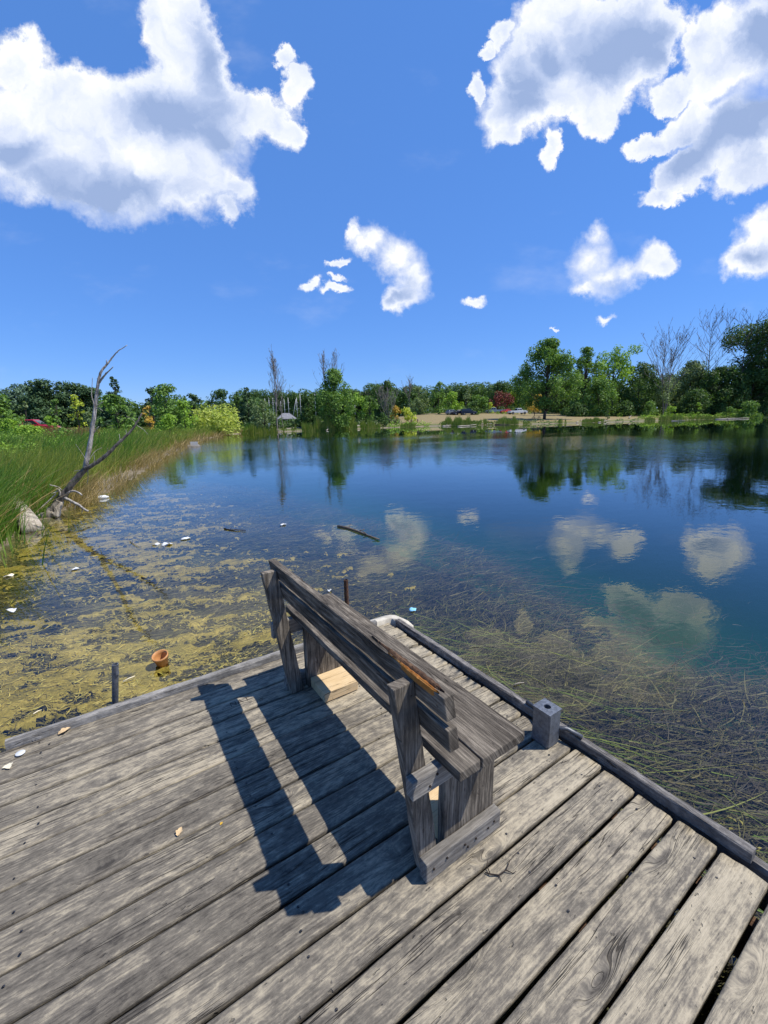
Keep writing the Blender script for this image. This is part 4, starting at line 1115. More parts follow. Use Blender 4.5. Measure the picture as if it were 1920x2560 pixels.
TREES = []
def tree(name, label, cat, u, D, vtop, wpx, mat, kind='round', base_frac=.15, nl=16, size=.19, dens=10.0, barkm='bark', group=None, seed=None, trunk_r=None, lean=0.0):
    seed = int(u * 13 + D * 7) if seed is None else seed
    random.seed(seed); rg = random.Random(seed)
    g = gp(u, D); top = at_depth(u, vtop, D); H = top[2] - g.z; w = wpx * D / FOC
    root = empty(name, g); tag(root, label, cat, group)
    zb = H * base_frac; hr = w / 2
    tr = trunk_r or max(.05, H * .016)
    lobes = []
    tb = MB()
    cx = lambda z: lean * z
    if kind in ('round', 'tall', 'open', 'bush', 'vase', 'spire'):
        tries = 0
        lr0 = {'round': .24, 'tall': .25, 'open': .18, 'bush': .32, 'vase': .20, 'spire': .155}[kind]; nl = int(nl * {'round': 1.5, 'tall': 1.4, 'open': 1.2, 'bush': 1, 'vase': 1.6, 'spire': 2.1}[kind])
        while len(lobes) < nl and tries < 4000:
            tries += 1
            t = rg.random(); z = zb + (H - zb) * t
            env = {'round': math.sin(PI * (.14 + .80 * t)) ** .75, 'tall': (1 - .55 * abs(2 * t - .75) ** 1.6), 'open': math.sin(PI * (.18 + .72 * t)) ** .6, 'bush': math.sqrt(max(0, 1 - t * t * .92)), 'spire': float(np.interp(t, [0, .12, .35, .7, .9, 1], [.45, .85, 1, .74, .42, .22])), 'vase': .35 + .65 * t ** .8 if t < .85 else .8}[kind]
            a = rg.uniform(0, 2 * PI); q = math.sqrt(rg.random())
            lr = hr * lr0 * rg.uniform(.65, 1.25)
            rr = max(0, hr * env - lr * .75) * q
            z = min(z, H - lr * .85); z = max(z, zb + lr * .5)
            lobes.append((cx(z) + rr * math.cos(a), rr * math.sin(a), z, lr))
        lobes.append((cx(H), 0, H - hr * lr0 * .7, hr * lr0 * .75))
        if kind == 'spire':
            for k in range(7):
                a = rg.uniform(0, 2 * PI); q = hr * rg.uniform(.05, .62); zt = H * (1.0 - .28 * (q / hr) ** 1.3) - rg.uniform(0, .05) * H
                for j in range(4): lobes.append((q * math.cos(a) * (1 - j * .05), q * math.sin(a), zt - hr * .06 - j * hr * .15, hr * (.055 + .028 * j)))
        if kind != 'bush':
            path = limb(tb, (0, 0, -.1), (cx(H * .8) + rg.uniform(-.1, .1) * hr, rg.uniform(-.1, .1) * hr, H * .82), tr, tr * .25, 7, .04, 8)
            for (x, y, z, r) in lobes:
                if rg.random() < .75:
                    k = max(1, min(len(path) - 2, int((z / H - .18) * len(path) * .9)))
                    limb(tb, path[k], (x, y, z), tr * .38 * (1 - k / len(path)) + .02, .015, 5, .10, 4)
        else:
            for (x, y, z, r) in lobes[:8]: limb(tb, (rg.uniform(-.1, .1), rg.uniform(-.1, .1), -.1), (x, y, z), tr * .45, .01, 5, .08, 4)
        crown('crown', mat, lobes, dens / max(size, .05) ** 2 * .04, size, root)
    elif kind == 'spruce':
        limb(tb, (0, 0, -.1), (0, 0, H * .97), tr, .02, 6, .01, 6)
        nlay = max(12, int(H / .30))
        for i in range(nlay):
            t = i / nlay; z = zb + (H - zb) * t; rad = hr * (1 - t) ** .85 + .10
            for k in range(max(3, int(7 * (1 - t)) + 2)):
                a = rg.uniform(0, 2 * PI); q = rad * rg.uniform(.45, .92)
                lobes.append((q * math.cos(a), q * math.sin(a), z - q * .12 + rg.uniform(-.1, .1), max(.22, rad * .30)))
        crown('crown', mat, lobes, dens / max(size, .05) ** 2 * .04, size, root, .55, 0)
    elif kind == 'pine':
        path = limb(tb, (0, 0, -.1), (rg.uniform(-.1, .1) * hr, 0, H * .9), tr, tr * .3, 7, .03, 8)
        for i in range(nl):
            t = i / nl; z = zb + (H - zb) * (.1 + .88 * t)
            rad = hr * (1 - .65 * max(0, t - .25) ** 1.2) * rg.uniform(.55, 1)
            a = rg.uniform(0, 2 * PI)
            c = (rad * .68 * math.cos(a), rad * .68 * math.sin(a), z)
            limb(tb, path[max(1, min(7, int(z / H * 8) - 1))], c, tr * .25, .02, 5, .08, 3)
            for k in range(3):
                lobes.append((c[0] + rg.uniform(-.3, .3) * rad, c[1] + rg.uniform(-.3, .3) * rad, z + rg.uniform(-.25, .3) * hr * .4, hr * rg.uniform(.17, .30)))
        lobes.append((0, 0, H - hr * .2, hr * .25))
        crown('crown', mat, lobes, dens / max(size, .05) ** 2 * .04, size, root, .62)
    elif kind == 'willow':
        path = limb(tb, (0, 0, -.1), (0, 0, H * .75), tr, tr * .3, 7, .05, 8)
        for i in range(nl):
            a = rg.uniform(0, 2 * PI); q = math.sqrt(rg.random()); lr = hr * rg.uniform(.22, .34)
            z = H - lr - (q ** 2) * H * .42 - rg.random() * H * .18
            lobes.append((q * (hr - lr * .5) * math.cos(a), q * (hr - lr * .5) * math.sin(a), z, lr))
            limb(tb, path[4], lobes[-1][:3], tr * .3, .02, 5, .12, 4)
        crown('crown', mat, lobes, dens / max(size, .05) ** 2 * .04, size, root, 1.0, 0, 1.7)
    o = tb.build('trunk', M[barkm], root)
    TREES.append(root)
    return root, H, hr

def bare_tree(name, label, cat, u, D, vtop, wpx, barkm='barkgrey', seed=1, n1=14, clear=.35, up=.9, r0=None, group=None, stems=1, lean=0.0):
    rg = random.Random(seed); random.seed(seed)
    g = gp(u, D); top = at_depth(u, vtop, D); H = top[2] - g.z; hw = wpx * D / FOC / 2
    root = empty(name, g); tag(root, label, cat, group)
    b = MB(); r0 = r0 or max(.05, H * .0085); rmin = .017 * D / 60
    def run(p, d, L, r, n, lev, upt):
        pts = [p]; q = p; dd = d
        for i in range(n):
            dd = (dd + Vector((rg.uniform(-1, 1), rg.uniform(-1, 1), rg.uniform(-.6, .8))) * .13 + Vector((0, 0, upt * .12))).normalized()
            q = q + dd * (L / n); pts.append(q)
        b.tube(pts, [max(rmin * (1 - .3 * i / n), r * (1 - .75 * i / n)) for i in range(n + 1)], 5 if lev < 2 else 3, cap=False)
        if lev >= 3: return
        for k in range({1: rg.choice((3, 4, 5)), 2: rg.choice((1, 2, 3))}[lev]):
            i = rg.randint(1, n); t = i / n
            ax = Vector((rg.uniform(-1, 1), rg.uniform(-1, 1), rg.uniform(-.1, .9))).normalized()
            run(pts[i], (dd * .75 + ax * .75).normalized(), L * rg.uniform(.28, .5) * (1.15 - .5 * t), r * .45, 3, lev + 1, upt)
    for s_ in range(stems):
        ox = rg.uniform(-.35, .35) * hw * (stems > 1); Hs = H * (1 if s_ == 0 else rg.uniform(.75, .95))
        pts = []; n = 10
        for i in range(n + 1):
            t = i / n
            off = RH * (ox * (.2 + .8 * t) + lean * hw * t + hw * .09 * math.sin(t * 5 + seed))
            pts.append(Vector((off[0], off[1], -.1 + (Hs + .1) * t)))
        b.tube(pts, [max(rmin, r0 * (1 - .92 * i / n)) for i in range(n + 1)], 7, cap=False, wob=.08)
        for k in range(n1):
            t = clear + (.97 - clear) * (k + rg.random()) / n1
            i = min(n - 1, int(t * n)); p = pts[i].lerp(pts[i + 1], t * n - i)
            a = rg.uniform(0, 2 * PI); el = up * rg.uniform(.7, 1.3) + .35 * t
            L = min(hw * rg.uniform(.85, 1.35) * (1.35 - .62 * t) / max(.45, math.cos(min(el, 1.2))), (Hs * 1.0 - p.z) * 1.15 + .25 * hw)
            run(p, Vector((math.cos(a) * math.cos(el), math.sin(a) * math.cos(el), math.sin(el))), L, r0 * .45 * (1.1 - t * .8), 5, 1, up)
    b.build('trunk', M[barkm], root)
    return root, H

def add_crown(root, mat, lobes, size, dens=10.0, name='crown', **kw):
    return crown(name, mat, lobes, dens / size ** 2 * .04, size, root, **kw)

# ------------------------------------------------------------------ trees: left bank
T = tree
T('broadleaf_tree', 'bright green tree cut by the left edge of the picture', 'tree', -6, 46, 985, 120, F['mid'], 'round', .1, 18)
T('pine_tree', 'blue green pine above the red vehicle', 'pine', 72, 72, 968, 120, F['bluepine'], 'pine', .15, 16, .20)
T('pine_tree', 'tallest dark pine just right of the blue green pine', 'pine', 122, 68, 958, 130, F['pine'], 'pine', .12, 18, .20)
T('pine_tree', 'broad dark pine behind the dead leaning trunk', 'pine', 205, 70, 962, 140, F['pine'], 'pine', .12, 18, .20)
T('broadleaf_tree', 'yellow green small tree just left of the dead trunk', 'tree', 195, 52, 987, 54, F['yellow'], 'tall', .05, 12, .16)
T('broadleaf_tree', 'small mid green tree under the tallest pine', 'tree', 145, 54, 996, 46, F['mid'], 'tall', .05, 11, .16)
T('sapling', 'pale upright sapling in front of the blue green pine', 'sapling', 68, 48, 1004, 34, F['grey'], 'tall', .05, 9, .14)
T('shrub', 'grey green shrub at the foot of the yellow green tree', 'shrub', 222, 44, 1030, 50, F['grey'], 'bush', .0, 10, .13)
T('shrub', 'leafy shrub beside the red vehicle windscreen', 'shrub', 122, 40, 1040, 44, F['bright'], 'bush', .0, 10, .12)
T('shrub', 'low bright shrub left of the red vehicle', 'shrub', 22, 36, 1048, 64, F['bright'], 'bush', .0, 12, .12)
T('shrub', 'leafy bank shrub hiding the lower half of the red vehicle', 'shrub', 66, 31, 1066, 110, F['bright'], 'bush', .0, 14, .09)
T('shrub', 'low leafy bank shrub right of the red vehicle', 'shrub', 150, 29, 1071, 70, F['mid'], 'bush', .0, 12, .09)
T('spruce_tree', 'pointed dark spruce right of the dead trunk', 'spruce', 297, 62, 938, 92, F['pine'], 'spruce', .05, size=.17)
T('broadleaf_tree', 'round green tree below the pointed spruce', 'tree', 292, 46, 988, 104, F['mid'], 'round', .0, 18, .16)
T('shrub', 'orange tinted shrub between spruce and round green tree', 'shrub', 374, 44, 1014, 46, F['orange'], 'round', .0, 10, .13)
T('pine_tree', 'dark pine behind the light green tree', 'pine', 388, 66, 970, 70, F['pine'], 'pine', .12, 14, .2)
T('broadleaf_tree', 'large light green tree left of the willow', 'tree', 424, 54, 962, 112, F['mid'], 'round', .02, 22, .18)
T('broadleaf_tree', 'low light green tree leaning over the reeds left of the willow', 'tree', 462, 48, 1002, 80, F['bright'], 'round', .0, 14, .15)
T('shrub', 'leafy green shrub behind the end of the dry reeds', 'shrub', 420, 38, 1036, 70, F['bright'], 'bush', .0, 12, .12)
T('pine_tree', 'narrow dark pine between light green tree and willow', 'pine', 482, 68, 981, 60, F['pine'], 'pine', .1, 12, .2)
T('willow_tree', 'pale yellow green weeping willow by the bank', 'willow', 545, 55, 985, 132, F['willow'], 'willow', .1, 26, .24, 11)
T('broadleaf_tree', 'dark green tree rising behind the weeping willow', 'tree', 562, 74, 974, 100, F['dark'], 'round', .1, 18, .2)
T('spruce_tree', 'dark pointed spruce right of the weeping willow', 'spruce', 622, 68, 966, 64, F['pine'], 'spruce', .05, size=.18)
T('broadleaf_tree', 'dark tree between spruce and grey green shore tree', 'tree', 596, 72, 990, 60, F['dark'], 'round', .05, 14, .2)
# ------------------------------------------------------------------ trees: far shore, middle
T('broadleaf_tree', 'grey green tree at the shore left of the pavilion', 'tree', 658, 63, 1000, 70, F['grey'], 'round', .0, 16, .17)
T('spruce_tree', 'layered dark conifer between pavilion and tall shore tree', 'conifer', 772, 74, 992, 64, F['dark'], 'spruce', .05, size=.2)
root, H, hr = T('broadleaf_tree', 'tall shore tree with bare stems above its crown', 'tree', 838, 70, 922, 112, F['mid'], 'tall', .04, 34, .17, 11)
T('broadleaf_tree', 'bright green tree right of the tall shore tree', 'tree', 892, 84, 982, 66, F['bright'], 'round', .05, 16, .2)
T('broadleaf_tree', 'light green tree left of the bare stemmed scrub tree', 'tree', 925, 82, 990, 56, F['mid'], 'round', .05, 14, .2)
T('broadleaf_tree', 'round dark crown highest on the middle skyline', 'tree', 968, 120, 952, 90, F['dark'], 'round', .05, 22, .3, 11)
T('shrub', 'golden green shrub left of the yellow shrub', 'shrub', 990, 92, 1015, 40, F['orange'], 'bush', .0, 10, .2)
T('shrub', 'bright yellow green shrub at the end of the mown field', 'shrub', 1020, 92, 1018, 46, F['yellow'], 'bush', .0, 12, .2)
T('shrub', 'dark shrub at the waterline where the mown field begins', 'shrub', 958, 78, 1030, 36, F['dark'], 'bush', .0, 10, .17)
T('broadleaf_tree', 'grey green tree beside the grey twiggy treetop', 'tree', 1046, 140, 966, 56, F['grey'], 'round', .02, 16, .3)
T('broadleaf_tree', 'green tree with a dark knob of leaves at its top', 'tree', 1096, 136, 956, 52, F['mid'], 'tall', .02, 16, .3)
T('broadleaf_tree', 'bright green tree behind the black parked cars', 'tree', 1130, 132, 980, 62, F['bright'], 'round', .0, 16, .28)
T('broadleaf_tree', 'grey green feathery tree right of the black cars', 'tree', 1164, 150, 962, 40, F['grey'], 'tall', .02, 12, .3)
T('broadleaf_tree', 'mid green tree left of the copper red tree', 'tree', 1194, 140, 986, 60, F['mid'], 'round', .0, 16, .3)
T('shrub', 'dark bush just right of the black parked cars', 'shrub', 1186, 128, 1004, 40, F['dark'], 'bush', .0, 12, .26)
T('broadleaf_tree', 'dark spreading tree above the copper red tree', 'tree', 1246, 165, 955, 96, F['dark'], 'round', .05, 18, .34)
T('broadleaf_tree', 'copper red tree behind the parked pickup', 'tree', 1250, 150, 978, 66, F['red'], 'round', .05, 18, .28, 11)
T('broadleaf_tree', 'small yellow green tree left of the copper red tree', 'tree', 1224, 142, 1006, 32, F['yellow'], 'round', .0, 10, .26)
T('broadleaf_tree', 'yellow green tree peeking over the copper red tree', 'tree', 1277, 158, 980, 36, F['yellow'], 'round', .1, 10, .3)
T('broadleaf_tree', 'green tree behind the white pickup', 'tree', 1308, 160, 946, 84, F['mid'], 'round', .02, 20, .32)
T('broadleaf_tree', 'brownish thin tree overhanging the white pickup', 'tree', 1336, 120, 985, 62, F['orange'], 'round', .18, 12, .22, 6)
# ------------------------------------------------------------------ trees: right shore
T('broadleaf_tree', 'large lone shade tree standing on the mown field', 'tree', 1361, 98, 848, 178, F['mid'], 'spire', .17, 40, .23, 11, trunk_r=.36, seed=5)
T('broadleaf_tree', 'tall green tree just right of the lone shade tree', 'tree', 1452, 122, 868, 96, F['mid'], 'spire', .02, 30, .26, 11)
T('broadleaf_tree', 'open crowned tree with leaf tufts on long bare limbs', 'tree', 1528, 124, 862, 140, F['bright'], 'open', .42, 24, .27, 11, 'bark', trunk_r=.34)
T('broadleaf_tree', 'bushy green tree under the open crowned tree', 'tree', 1492, 118, 948, 110, F['mid'], 'round', .0, 20, .27)
T('broadleaf_tree', 'dark rounded tree left of the bare topped tree', 'tree', 1592, 124, 908, 116, F['dark'], 'round', .0, 24, .28, 11)
T('broadleaf_tree', 'grey green rounded tree right of the bare topped tree', 'tree', 1712, 128, 905, 120, F['grey'], 'round', .0, 24, .28, 11)
T('broadleaf_tree', 'deep shaded tree in front of the bare grey tree', 'tree', 1790, 122, 918, 130, F['dark'], 'round', .0, 26, .28, 12)
T('broadleaf_tree', 'huge dark spreading tree at the right edge', 'tree', 1890, 124, 800, 215, F['dark'], 'vase', .22, 44, .30, 10, trunk_r=.7, seed=8)
T('broadleaf_tree', 'low dark tree under the huge spreading tree', 'tree', 1868, 121, 925, 130, F['dark'], 'round', .0, 22, .28, 12)
T('shrub', 'dark thicket shrub between the bare topped and bare grey trees', 'shrub', 1738, 118, 975, 110, F['dark'], 'bush', .0, 18, .25)
T('shrub', 'low shrub behind the fallen trunk on the field', 'shrub', 1620, 112, 1004, 56, F['mid'], 'bush', .0, 12, .22)
T('sapling', 'small dark sapling standing alone at the waterline', 'sapling', 1518, 94, 1016, 24, F['dark'], 'tall', .05, 9, .15)
T('shrub', 'pale green shrub among the reeds below the bare grey tree', 'shrub', 1742, 108, 1007, 30, F['bright'], 'bush', .0, 9, .18)
T('shrub', 'bright shore shrub at the foot of the bare topped tree', 'shrub', 1672, 110, 1014, 36, F['bright'], 'bush', .0, 10, .18)
T('shrub', 'wide leafy shore shrub under the huge spreading tree', 'shrub', 1868, 110, 1004, 70, F['mid'], 'bush', .0, 14, .2)
T('shrub', 'small shore shrub left of the wide leafy shrub', 'shrub', 1822, 109, 1017, 34, F['mid'], 'bush', .0, 9, .18)
T('shrub', 'shaded shrub along the field edge below the tall green tree', 'shrub', 1438, 116, 1008, 70, F['dark'], 'bush', .0, 14, .24)
T('shrub', 'shaded shrub along the field edge left of the low dark shrub', 'shrub', 1560, 116, 1004, 80, F['dark'], 'bush', .0, 14, .24)

# ------------------------------------------------------------------ bare and half bare trees
bare_tree('dead_tree', 'tall slim bare tree at the shore beside the pavilion', 'dead tree', 694, 64, 890, 44, seed=4, n1=18, clear=.3, up=.95, stems=2)
bare_tree('dead_tree', 'low bare scrub tree crossing the base of the tall slim one', 'dead tree', 706, 66, 968, 56, seed=9, n1=9, clear=.25, up=.75)
bare_tree('dead_tree', 'left of the two bare stems above the tall shore tree', 'dead tree', 815, 71, 897, 44, seed=12, n1=16, clear=.45, up=.95)
bare_tree('dead_tree', 'right of the two bare stems above the tall shore tree', 'dead tree', 838, 72, 887, 44, seed=23, n1=16, clear=.5, up=.95)
bare_tree('scrub_tree', 'thin many stemmed scrub tree where the mown field begins', 'tree', 966, 80, 978, 74, seed=31, n1=9, clear=.2, up=.85, stems=3)
bare_tree('dead_tree', 'grey twiggy treetop on the skyline above the yellow shrub', 'dead tree', 1024, 138, 960, 40, seed=41, n1=14, clear=.4, up=.9)
rt, H = bare_tree('bare_topped_tree', 'half dead tree with bare twiggy top and green skirts', 'tree', 1655, 117, 842, 96, seed=52, n1=16, clear=.30, up=.72, stems=3)
rg = random.Random(2)
add_crown(rt, F['grey'], [(rg.uniform(-3.2, 3.2), rg.uniform(-1.5, 1.5), H * rg.uniform(.05, .50), rg.uniform(.7, 1.5)) for i in range(16)], .22, 7)
bare_tree('dead_tree', 'completely bare grey tree against the sky on the right', 'dead tree', 1752, 126, 802, 92, seed=63, n1=22, clear=.42, up=.58)
bare_tree('dead_tree', 'bare crooked limbs reaching left from the huge spreading tree', 'dead tree', 1846, 121, 790, 150, 'bark', seed=71, n1=15, clear=.42, up=.45, lean=-.1)

# ------------------------------------------------------------------ far wood behind the marina: reads as one mass
def woodland():
    lob = []; rg = random.Random(77)
    def row(u0, u1, D0, D1, v0, v1, step):
        u = u0
        while u < u1:
            D = rg.uniform(D0, D1); g = gp(u, D); vt = rg.uniform(v0, v1) - .016 * (u - 960)
            H = at_depth(u, vt, D)[2] - g.z; r = rg.uniform(2.6, 4.6)
            z = r * .6
            while z < H:
                k = rg.uniform(.75, 1)
                lob.append((g.x + rg.uniform(-2, 2), g.y + rg.uniform(-2, 2), g.z + min(z, H - r * .8), r * k)); z += r * .8
            u += step * rg.uniform(.6, 1.4)
    row(-140, 640, 95, 125, 985, 1012, 22)
    row(600, 960, 200, 235, 970, 986, 9)
    row(930, 1460, 175, 215, 958, 982, 10)
    row(1400, 2050, 135, 160, 935, 985, 16)
    N = RNG
    per = 3.2
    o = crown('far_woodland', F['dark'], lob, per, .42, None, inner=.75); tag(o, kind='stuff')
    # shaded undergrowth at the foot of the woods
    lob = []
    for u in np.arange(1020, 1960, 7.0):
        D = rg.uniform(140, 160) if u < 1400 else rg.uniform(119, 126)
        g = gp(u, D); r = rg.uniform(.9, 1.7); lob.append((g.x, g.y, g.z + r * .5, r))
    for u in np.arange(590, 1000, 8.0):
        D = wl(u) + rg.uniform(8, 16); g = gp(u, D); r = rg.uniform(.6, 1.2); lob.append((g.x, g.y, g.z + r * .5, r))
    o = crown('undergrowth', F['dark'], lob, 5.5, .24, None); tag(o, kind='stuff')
    lob = []
    for u in np.arange(1020, 1960, 16.0):
        D = rg.uniform(133, 140) if u < 1400 else rg.uniform(112, 117)
        if rg.random() < .45: continue
        g = gp(u, D); r = rg.uniform(.35, .8); lob.append((g.x, g.y, g.z + r * .5, r))
    for u in np.arange(1600, 1960, 6.0):
        D = wl(u) + rg.uniform(2.5, 7); g = gp(u, D); r = rg.uniform(.25, .7); lob.append((g.x, g.y, g.z + r * .5, r))
    for u in np.arange(975, 1080, 5.0):
        D = wl(u) + rg.uniform(.6, 3); g = gp(u, D); r = rg.uniform(.2, .55); lob.append((g.x, g.y, g.z + r * .5, r))
    o = crown('shore_weeds', F['bright'], lob, 12, .15, None); tag(o, kind='stuff')
    lob = []
    for u in np.arange(1075, 1620, 2.6):
        if float(fnoise(np.array([u]), np.array([9.0]), .05, 97, 2)[0]) < .36 + .2 * rg.random(): continue
        D = wl(u) + rg.uniform(.3, 4.5); g = gp(u, D); r = rg.uniform(.12, .36); lob.append((g.x, g.y, g.z + r * .4, r))
    o = crown('shore_weeds', F['grey'], lob, 14, .13, None); tag(o, kind='stuff')
    # leafy weeds on the left bank behind the reeds
    lob = []
    for i in range(620):
        f = rg.uniform(13, 44); u = rg.uniform(-120, 470)
        p = at_depth(u, 1050, f); d = -float(sdf(np.array([[p[0], p[1]]]), POND)[0])
        if d < 4.2: continue
        z = gz(p[0], p[1]); r = rg.uniform(.18, .5); lob.append((p[0], p[1], z + r * .5 + rg.random() * .35, r))
    h = len(lob) // 2
    o = crown('bank_weeds', F['bright'], lob[:h], 60, .055, None); tag(o, kind='stuff')
    o = crown('bank_weeds', F['mid'], lob[h:], 60, .055, None); tag(o, kind='stuff')
    # rust brown dock stalks in front of the spruce
    n = 2600; u = RNG.uniform(105, 245, n); D = RNG.uniform(26, 40, n)
    P = np.array([at_depth(a, 1050, b)[:2] for a, b in zip(u, D)]); z = ground_z(P)
    dirv = np.column_stack([RNG.normal(0, .12, n), RNG.normal(0, .12, n), np.ones(n)]); cu = RNG.normal(0, .1, (n, 3))
    o = ribbons('dock_stalks', F['dock'], np.column_stack([P, z]), unit(dirv), RNG.uniform(.55, 1.05, n), RNG.uniform(.03, .07, n), cu, np.tile(-FH, (n, 1)), 2, False); tag(o, kind='stuff')
woodland()

# ------------------------------------------------------------------ dead leaning tree and log at the left bank
def P3(u, v, D): return Vector(at_depth(u, v, D))
def leaning_tree():
    D = 8.62
    base = P3(123, 1290, D)
    root = tag(empty('leaning_dead_tree', (base.x, base.y, WATER)), 'forked bare dead tree leaning out of the reeds at the water edge', 'dead tree')
    def path(b, pts, r0, r1, seg=9, sub=4, wob=.10, jit=.012):
        C = [P3(u, v, d) for u, v, d in pts]; out = []
        for i in range(len(C) - 1):
            p0 = C[max(0, i - 1)]; p1 = C[i]; p2 = C[i + 1]; p3 = C[min(len(C) - 1, i + 2)]
            for k in range(sub):
                t = k / sub
                q = .5 * ((2 * p1) + (p2 - p0) * t + (2 * p0 - 5 * p1 + 4 * p2 - p3) * t * t + (-p0 + 3 * p1 - 3 * p2 + p3) * t ** 3)
                out.append(q + Vector([random.uniform(-jit, jit) * r0 * 8 for _ in range(3)]))
        out.append(C[-1]); n = len(out)
        b.tube(out, [r0 + (r1 - r0) * i / (n - 1) for i in range(n)], seg, wob=wob)
    random.seed(21)
    b = MB()
    path(b, [(140, 1262, 8.6), (156, 1241, 8.62), (178, 1212, 8.66), (200, 1187, 8.7), (218, 1168, 8.72)], .075, .052)
    path(b, [(212, 1172, 8.7), (236, 1160, 8.7), (262, 1141, 8.75), (280, 1124, 8.8), (299, 1105, 8.85), (318, 1087, 8.9), (333, 1071, 8.95), (345, 1052, 9), (355, 1033, 9.05)], .045, .013, 8)
    b.build('leaning_trunk', M['snagdark'], root)
    b = MB()
    path(b, [(214, 1170, 8.7), (217, 1148, 8.72), (223, 1122, 8.75), (228, 1092, 8.78), (231, 1064, 8.8), (235, 1040, 8.82), (239, 1006, 8.85), (243, 975, 8.88), (247, 950, 8.9), (252, 930, 8.92), (262, 917, 8.95), (270, 908, 8.97), (279, 896, 9), (287, 886, 9), (300, 874, 9.02), (318, 863, 9.05)], .048, .006, 9, 4)
    path(b, [(247, 957, 8.9), (256, 945, 8.88), (268, 932, 8.86), (283, 917, 8.84)], .026, .007, 7, 3)
    path(b, [(256, 944, 8.88), (262, 936, 8.85), (265, 930, 8.84)], .010, .004, 5, 2)
    b.build('upright_trunk', M['snag'], root)
    b = MB()
    for pts, r in [([(237, 1024, 8.83), (233, 1004, 8.82), (229, 988, 8.8), (230, 966, 8.8), (231, 944, 8.8)], .011), ([(240, 1016, 8.84), (251, 1009, 8.8), (259, 1004, 8.78)], .010), ([(239, 1023, 8.84), (246, 1020, 8.8), (258, 1028, 8.8)], .006),
                   ([(267, 911, 8.97), (266, 904, 8.95), (266, 899, 8.95)], .011), ([(247, 951, 8.9), (242, 946, 8.9)], .009), ([(300, 1104, 8.86), (299, 1092, 8.85), (298, 1085, 8.85)], .009), ([(262, 1141, 8.76), (270, 1127, 8.74), (268, 1120, 8.7)], .008),
                   ([(234, 1160, 8.7), (236, 1148, 8.7), (235, 1137, 8.7)], .009), ([(207, 1176, 8.7), (196, 1176, 8.66), (185, 1178, 8.65)], .011), ([(220, 1156, 8.7), (236, 1130, 8.8), (255, 1119, 8.9)], .006), ([(222, 1162, 8.68), (207, 1136, 8.64), (189, 1110, 8.6)], .007), ([(219, 1166, 8.7), (220, 1196, 8.7), (217, 1212, 8.7)], .008),
                   ([(233, 1084, 8.8), (241, 1073, 8.8), (247, 1066, 8.8)], .012), ([(343, 1064, 9), (360, 1075, 9), (370, 1086, 9)], .006), ([(343, 1061, 9), (330, 1048, 8.95), (315, 1040, 8.9)], .006), ([(315, 1089, 8.9), (316, 1080, 8.9), (314, 1075, 8.9)], .007)]:
        b = MB(); path(b, [(u, v, d) for u, v, d in pts], r, r * .4, 6, 3, .05, .006); b.build('side_branch', M['snag'], root)
    b = MB()
    path(b, [(98, 1294, 8.45), (118, 1287, 8.5), (134, 1270, 8.56), (148, 1250, 8.6)], .085, .07, 11, 4, .22)
    path(b, [(140, 1290, 8.5), (146, 1272, 8.54), (152, 1254, 8.6)], .075, .05, 10, 4, .22)
    path(b, [(112, 1300, 8.45), (122, 1292, 8.48), (136, 1280, 8.5)], .05, .06, 8, 3, .2)
    b.build('root_stump', M['stump'], root)
    b = MB()
    path(b, [(163, 1246, 8.55), (182, 1255, 8.45), (200, 1265, 8.35), (212, 1274, 8.28), (220, 1277, 8.25)], .032, .018, 8, 3, .12); b.build('root_branch', M['snag'], root)
    for pts, r in [([(200, 1265, 8.35), (206, 1275, 8.3), (203, 1284, 8.28)], .010), ([(190, 1259, 8.4), (186, 1275, 8.38)], .008), ([(176, 1250, 8.48), (175, 1268, 8.45)], .008), ([(158, 1241, 8.6), (178, 1228, 8.6), (195, 1231, 8.55), (205, 1238, 8.5)], .026),
                   ([(154, 1226, 8.6), (146, 1218, 8.55), (136, 1215, 8.5), (124, 1212, 8.45)], .014), ([(150, 1222, 8.58), (140, 1230, 8.5), (128, 1234, 8.45)], .013), ([(140, 1235, 8.55), (118, 1255, 8.4), (96, 1275, 8.25)], .013), ([(152, 1245, 8.58), (148, 1228, 8.55), (142, 1222, 8.5)], .03)]:
        b = MB(); path(b, pts, r, r * .55, 6, 3, .08, .006); b.build('root_branch', M['snag'], root)
    settle(root)
leaning_tree()

def old_log():
    b = MB(); a = P3(22, 1246, 8.1); c = P3(82, 1318, 7.35); a.z = max(a.z, WATER + .28); c.z = WATER + .03
    n = 10; pts = [a.lerp(c, i / n) + Vector((0, 0, .05 * math.sin(PI * i / n))) for i in range(n + 1)]
    vs = []; fs = []; seg = 14
    t = (c - a).normalized(); s1 = t.cross(Vector((0, 0, 1))).normalized(); s2 = s1.cross(t)
    for i, p in enumerate(pts):
        r = .125 + .045 * i / n
        for k in range(seg):
            th = 2 * PI * k / seg; q = p + (s1 * math.cos(th) + s2 * math.sin(th) * .8) * r * (1 + .14 * mnoise.noise(p * 6 + Vector((math.cos(th) * 2, math.sin(th) * 2, 0))))
            if i == n: q += t * .05 * mnoise.noise(Vector((math.cos(th) * 3, math.sin(th) * 3, 1)))
            vs.append(q)
    for i in range(n):
        for k in range(seg): fs.append((i * seg + k, i * seg + (k + 1) % seg, (i + 1) * seg + (k + 1) % seg, (i + 1) * seg + k))
    fs.append(tuple(range(seg))); fs.append(tuple(n * seg + k for k in range(seg)))
    b._add(vs, fs, True)
    tag(b.build('rotten_log', M['stump']), 'thick pale broken log sloping into the water at the left edge', 'log')
old_log()

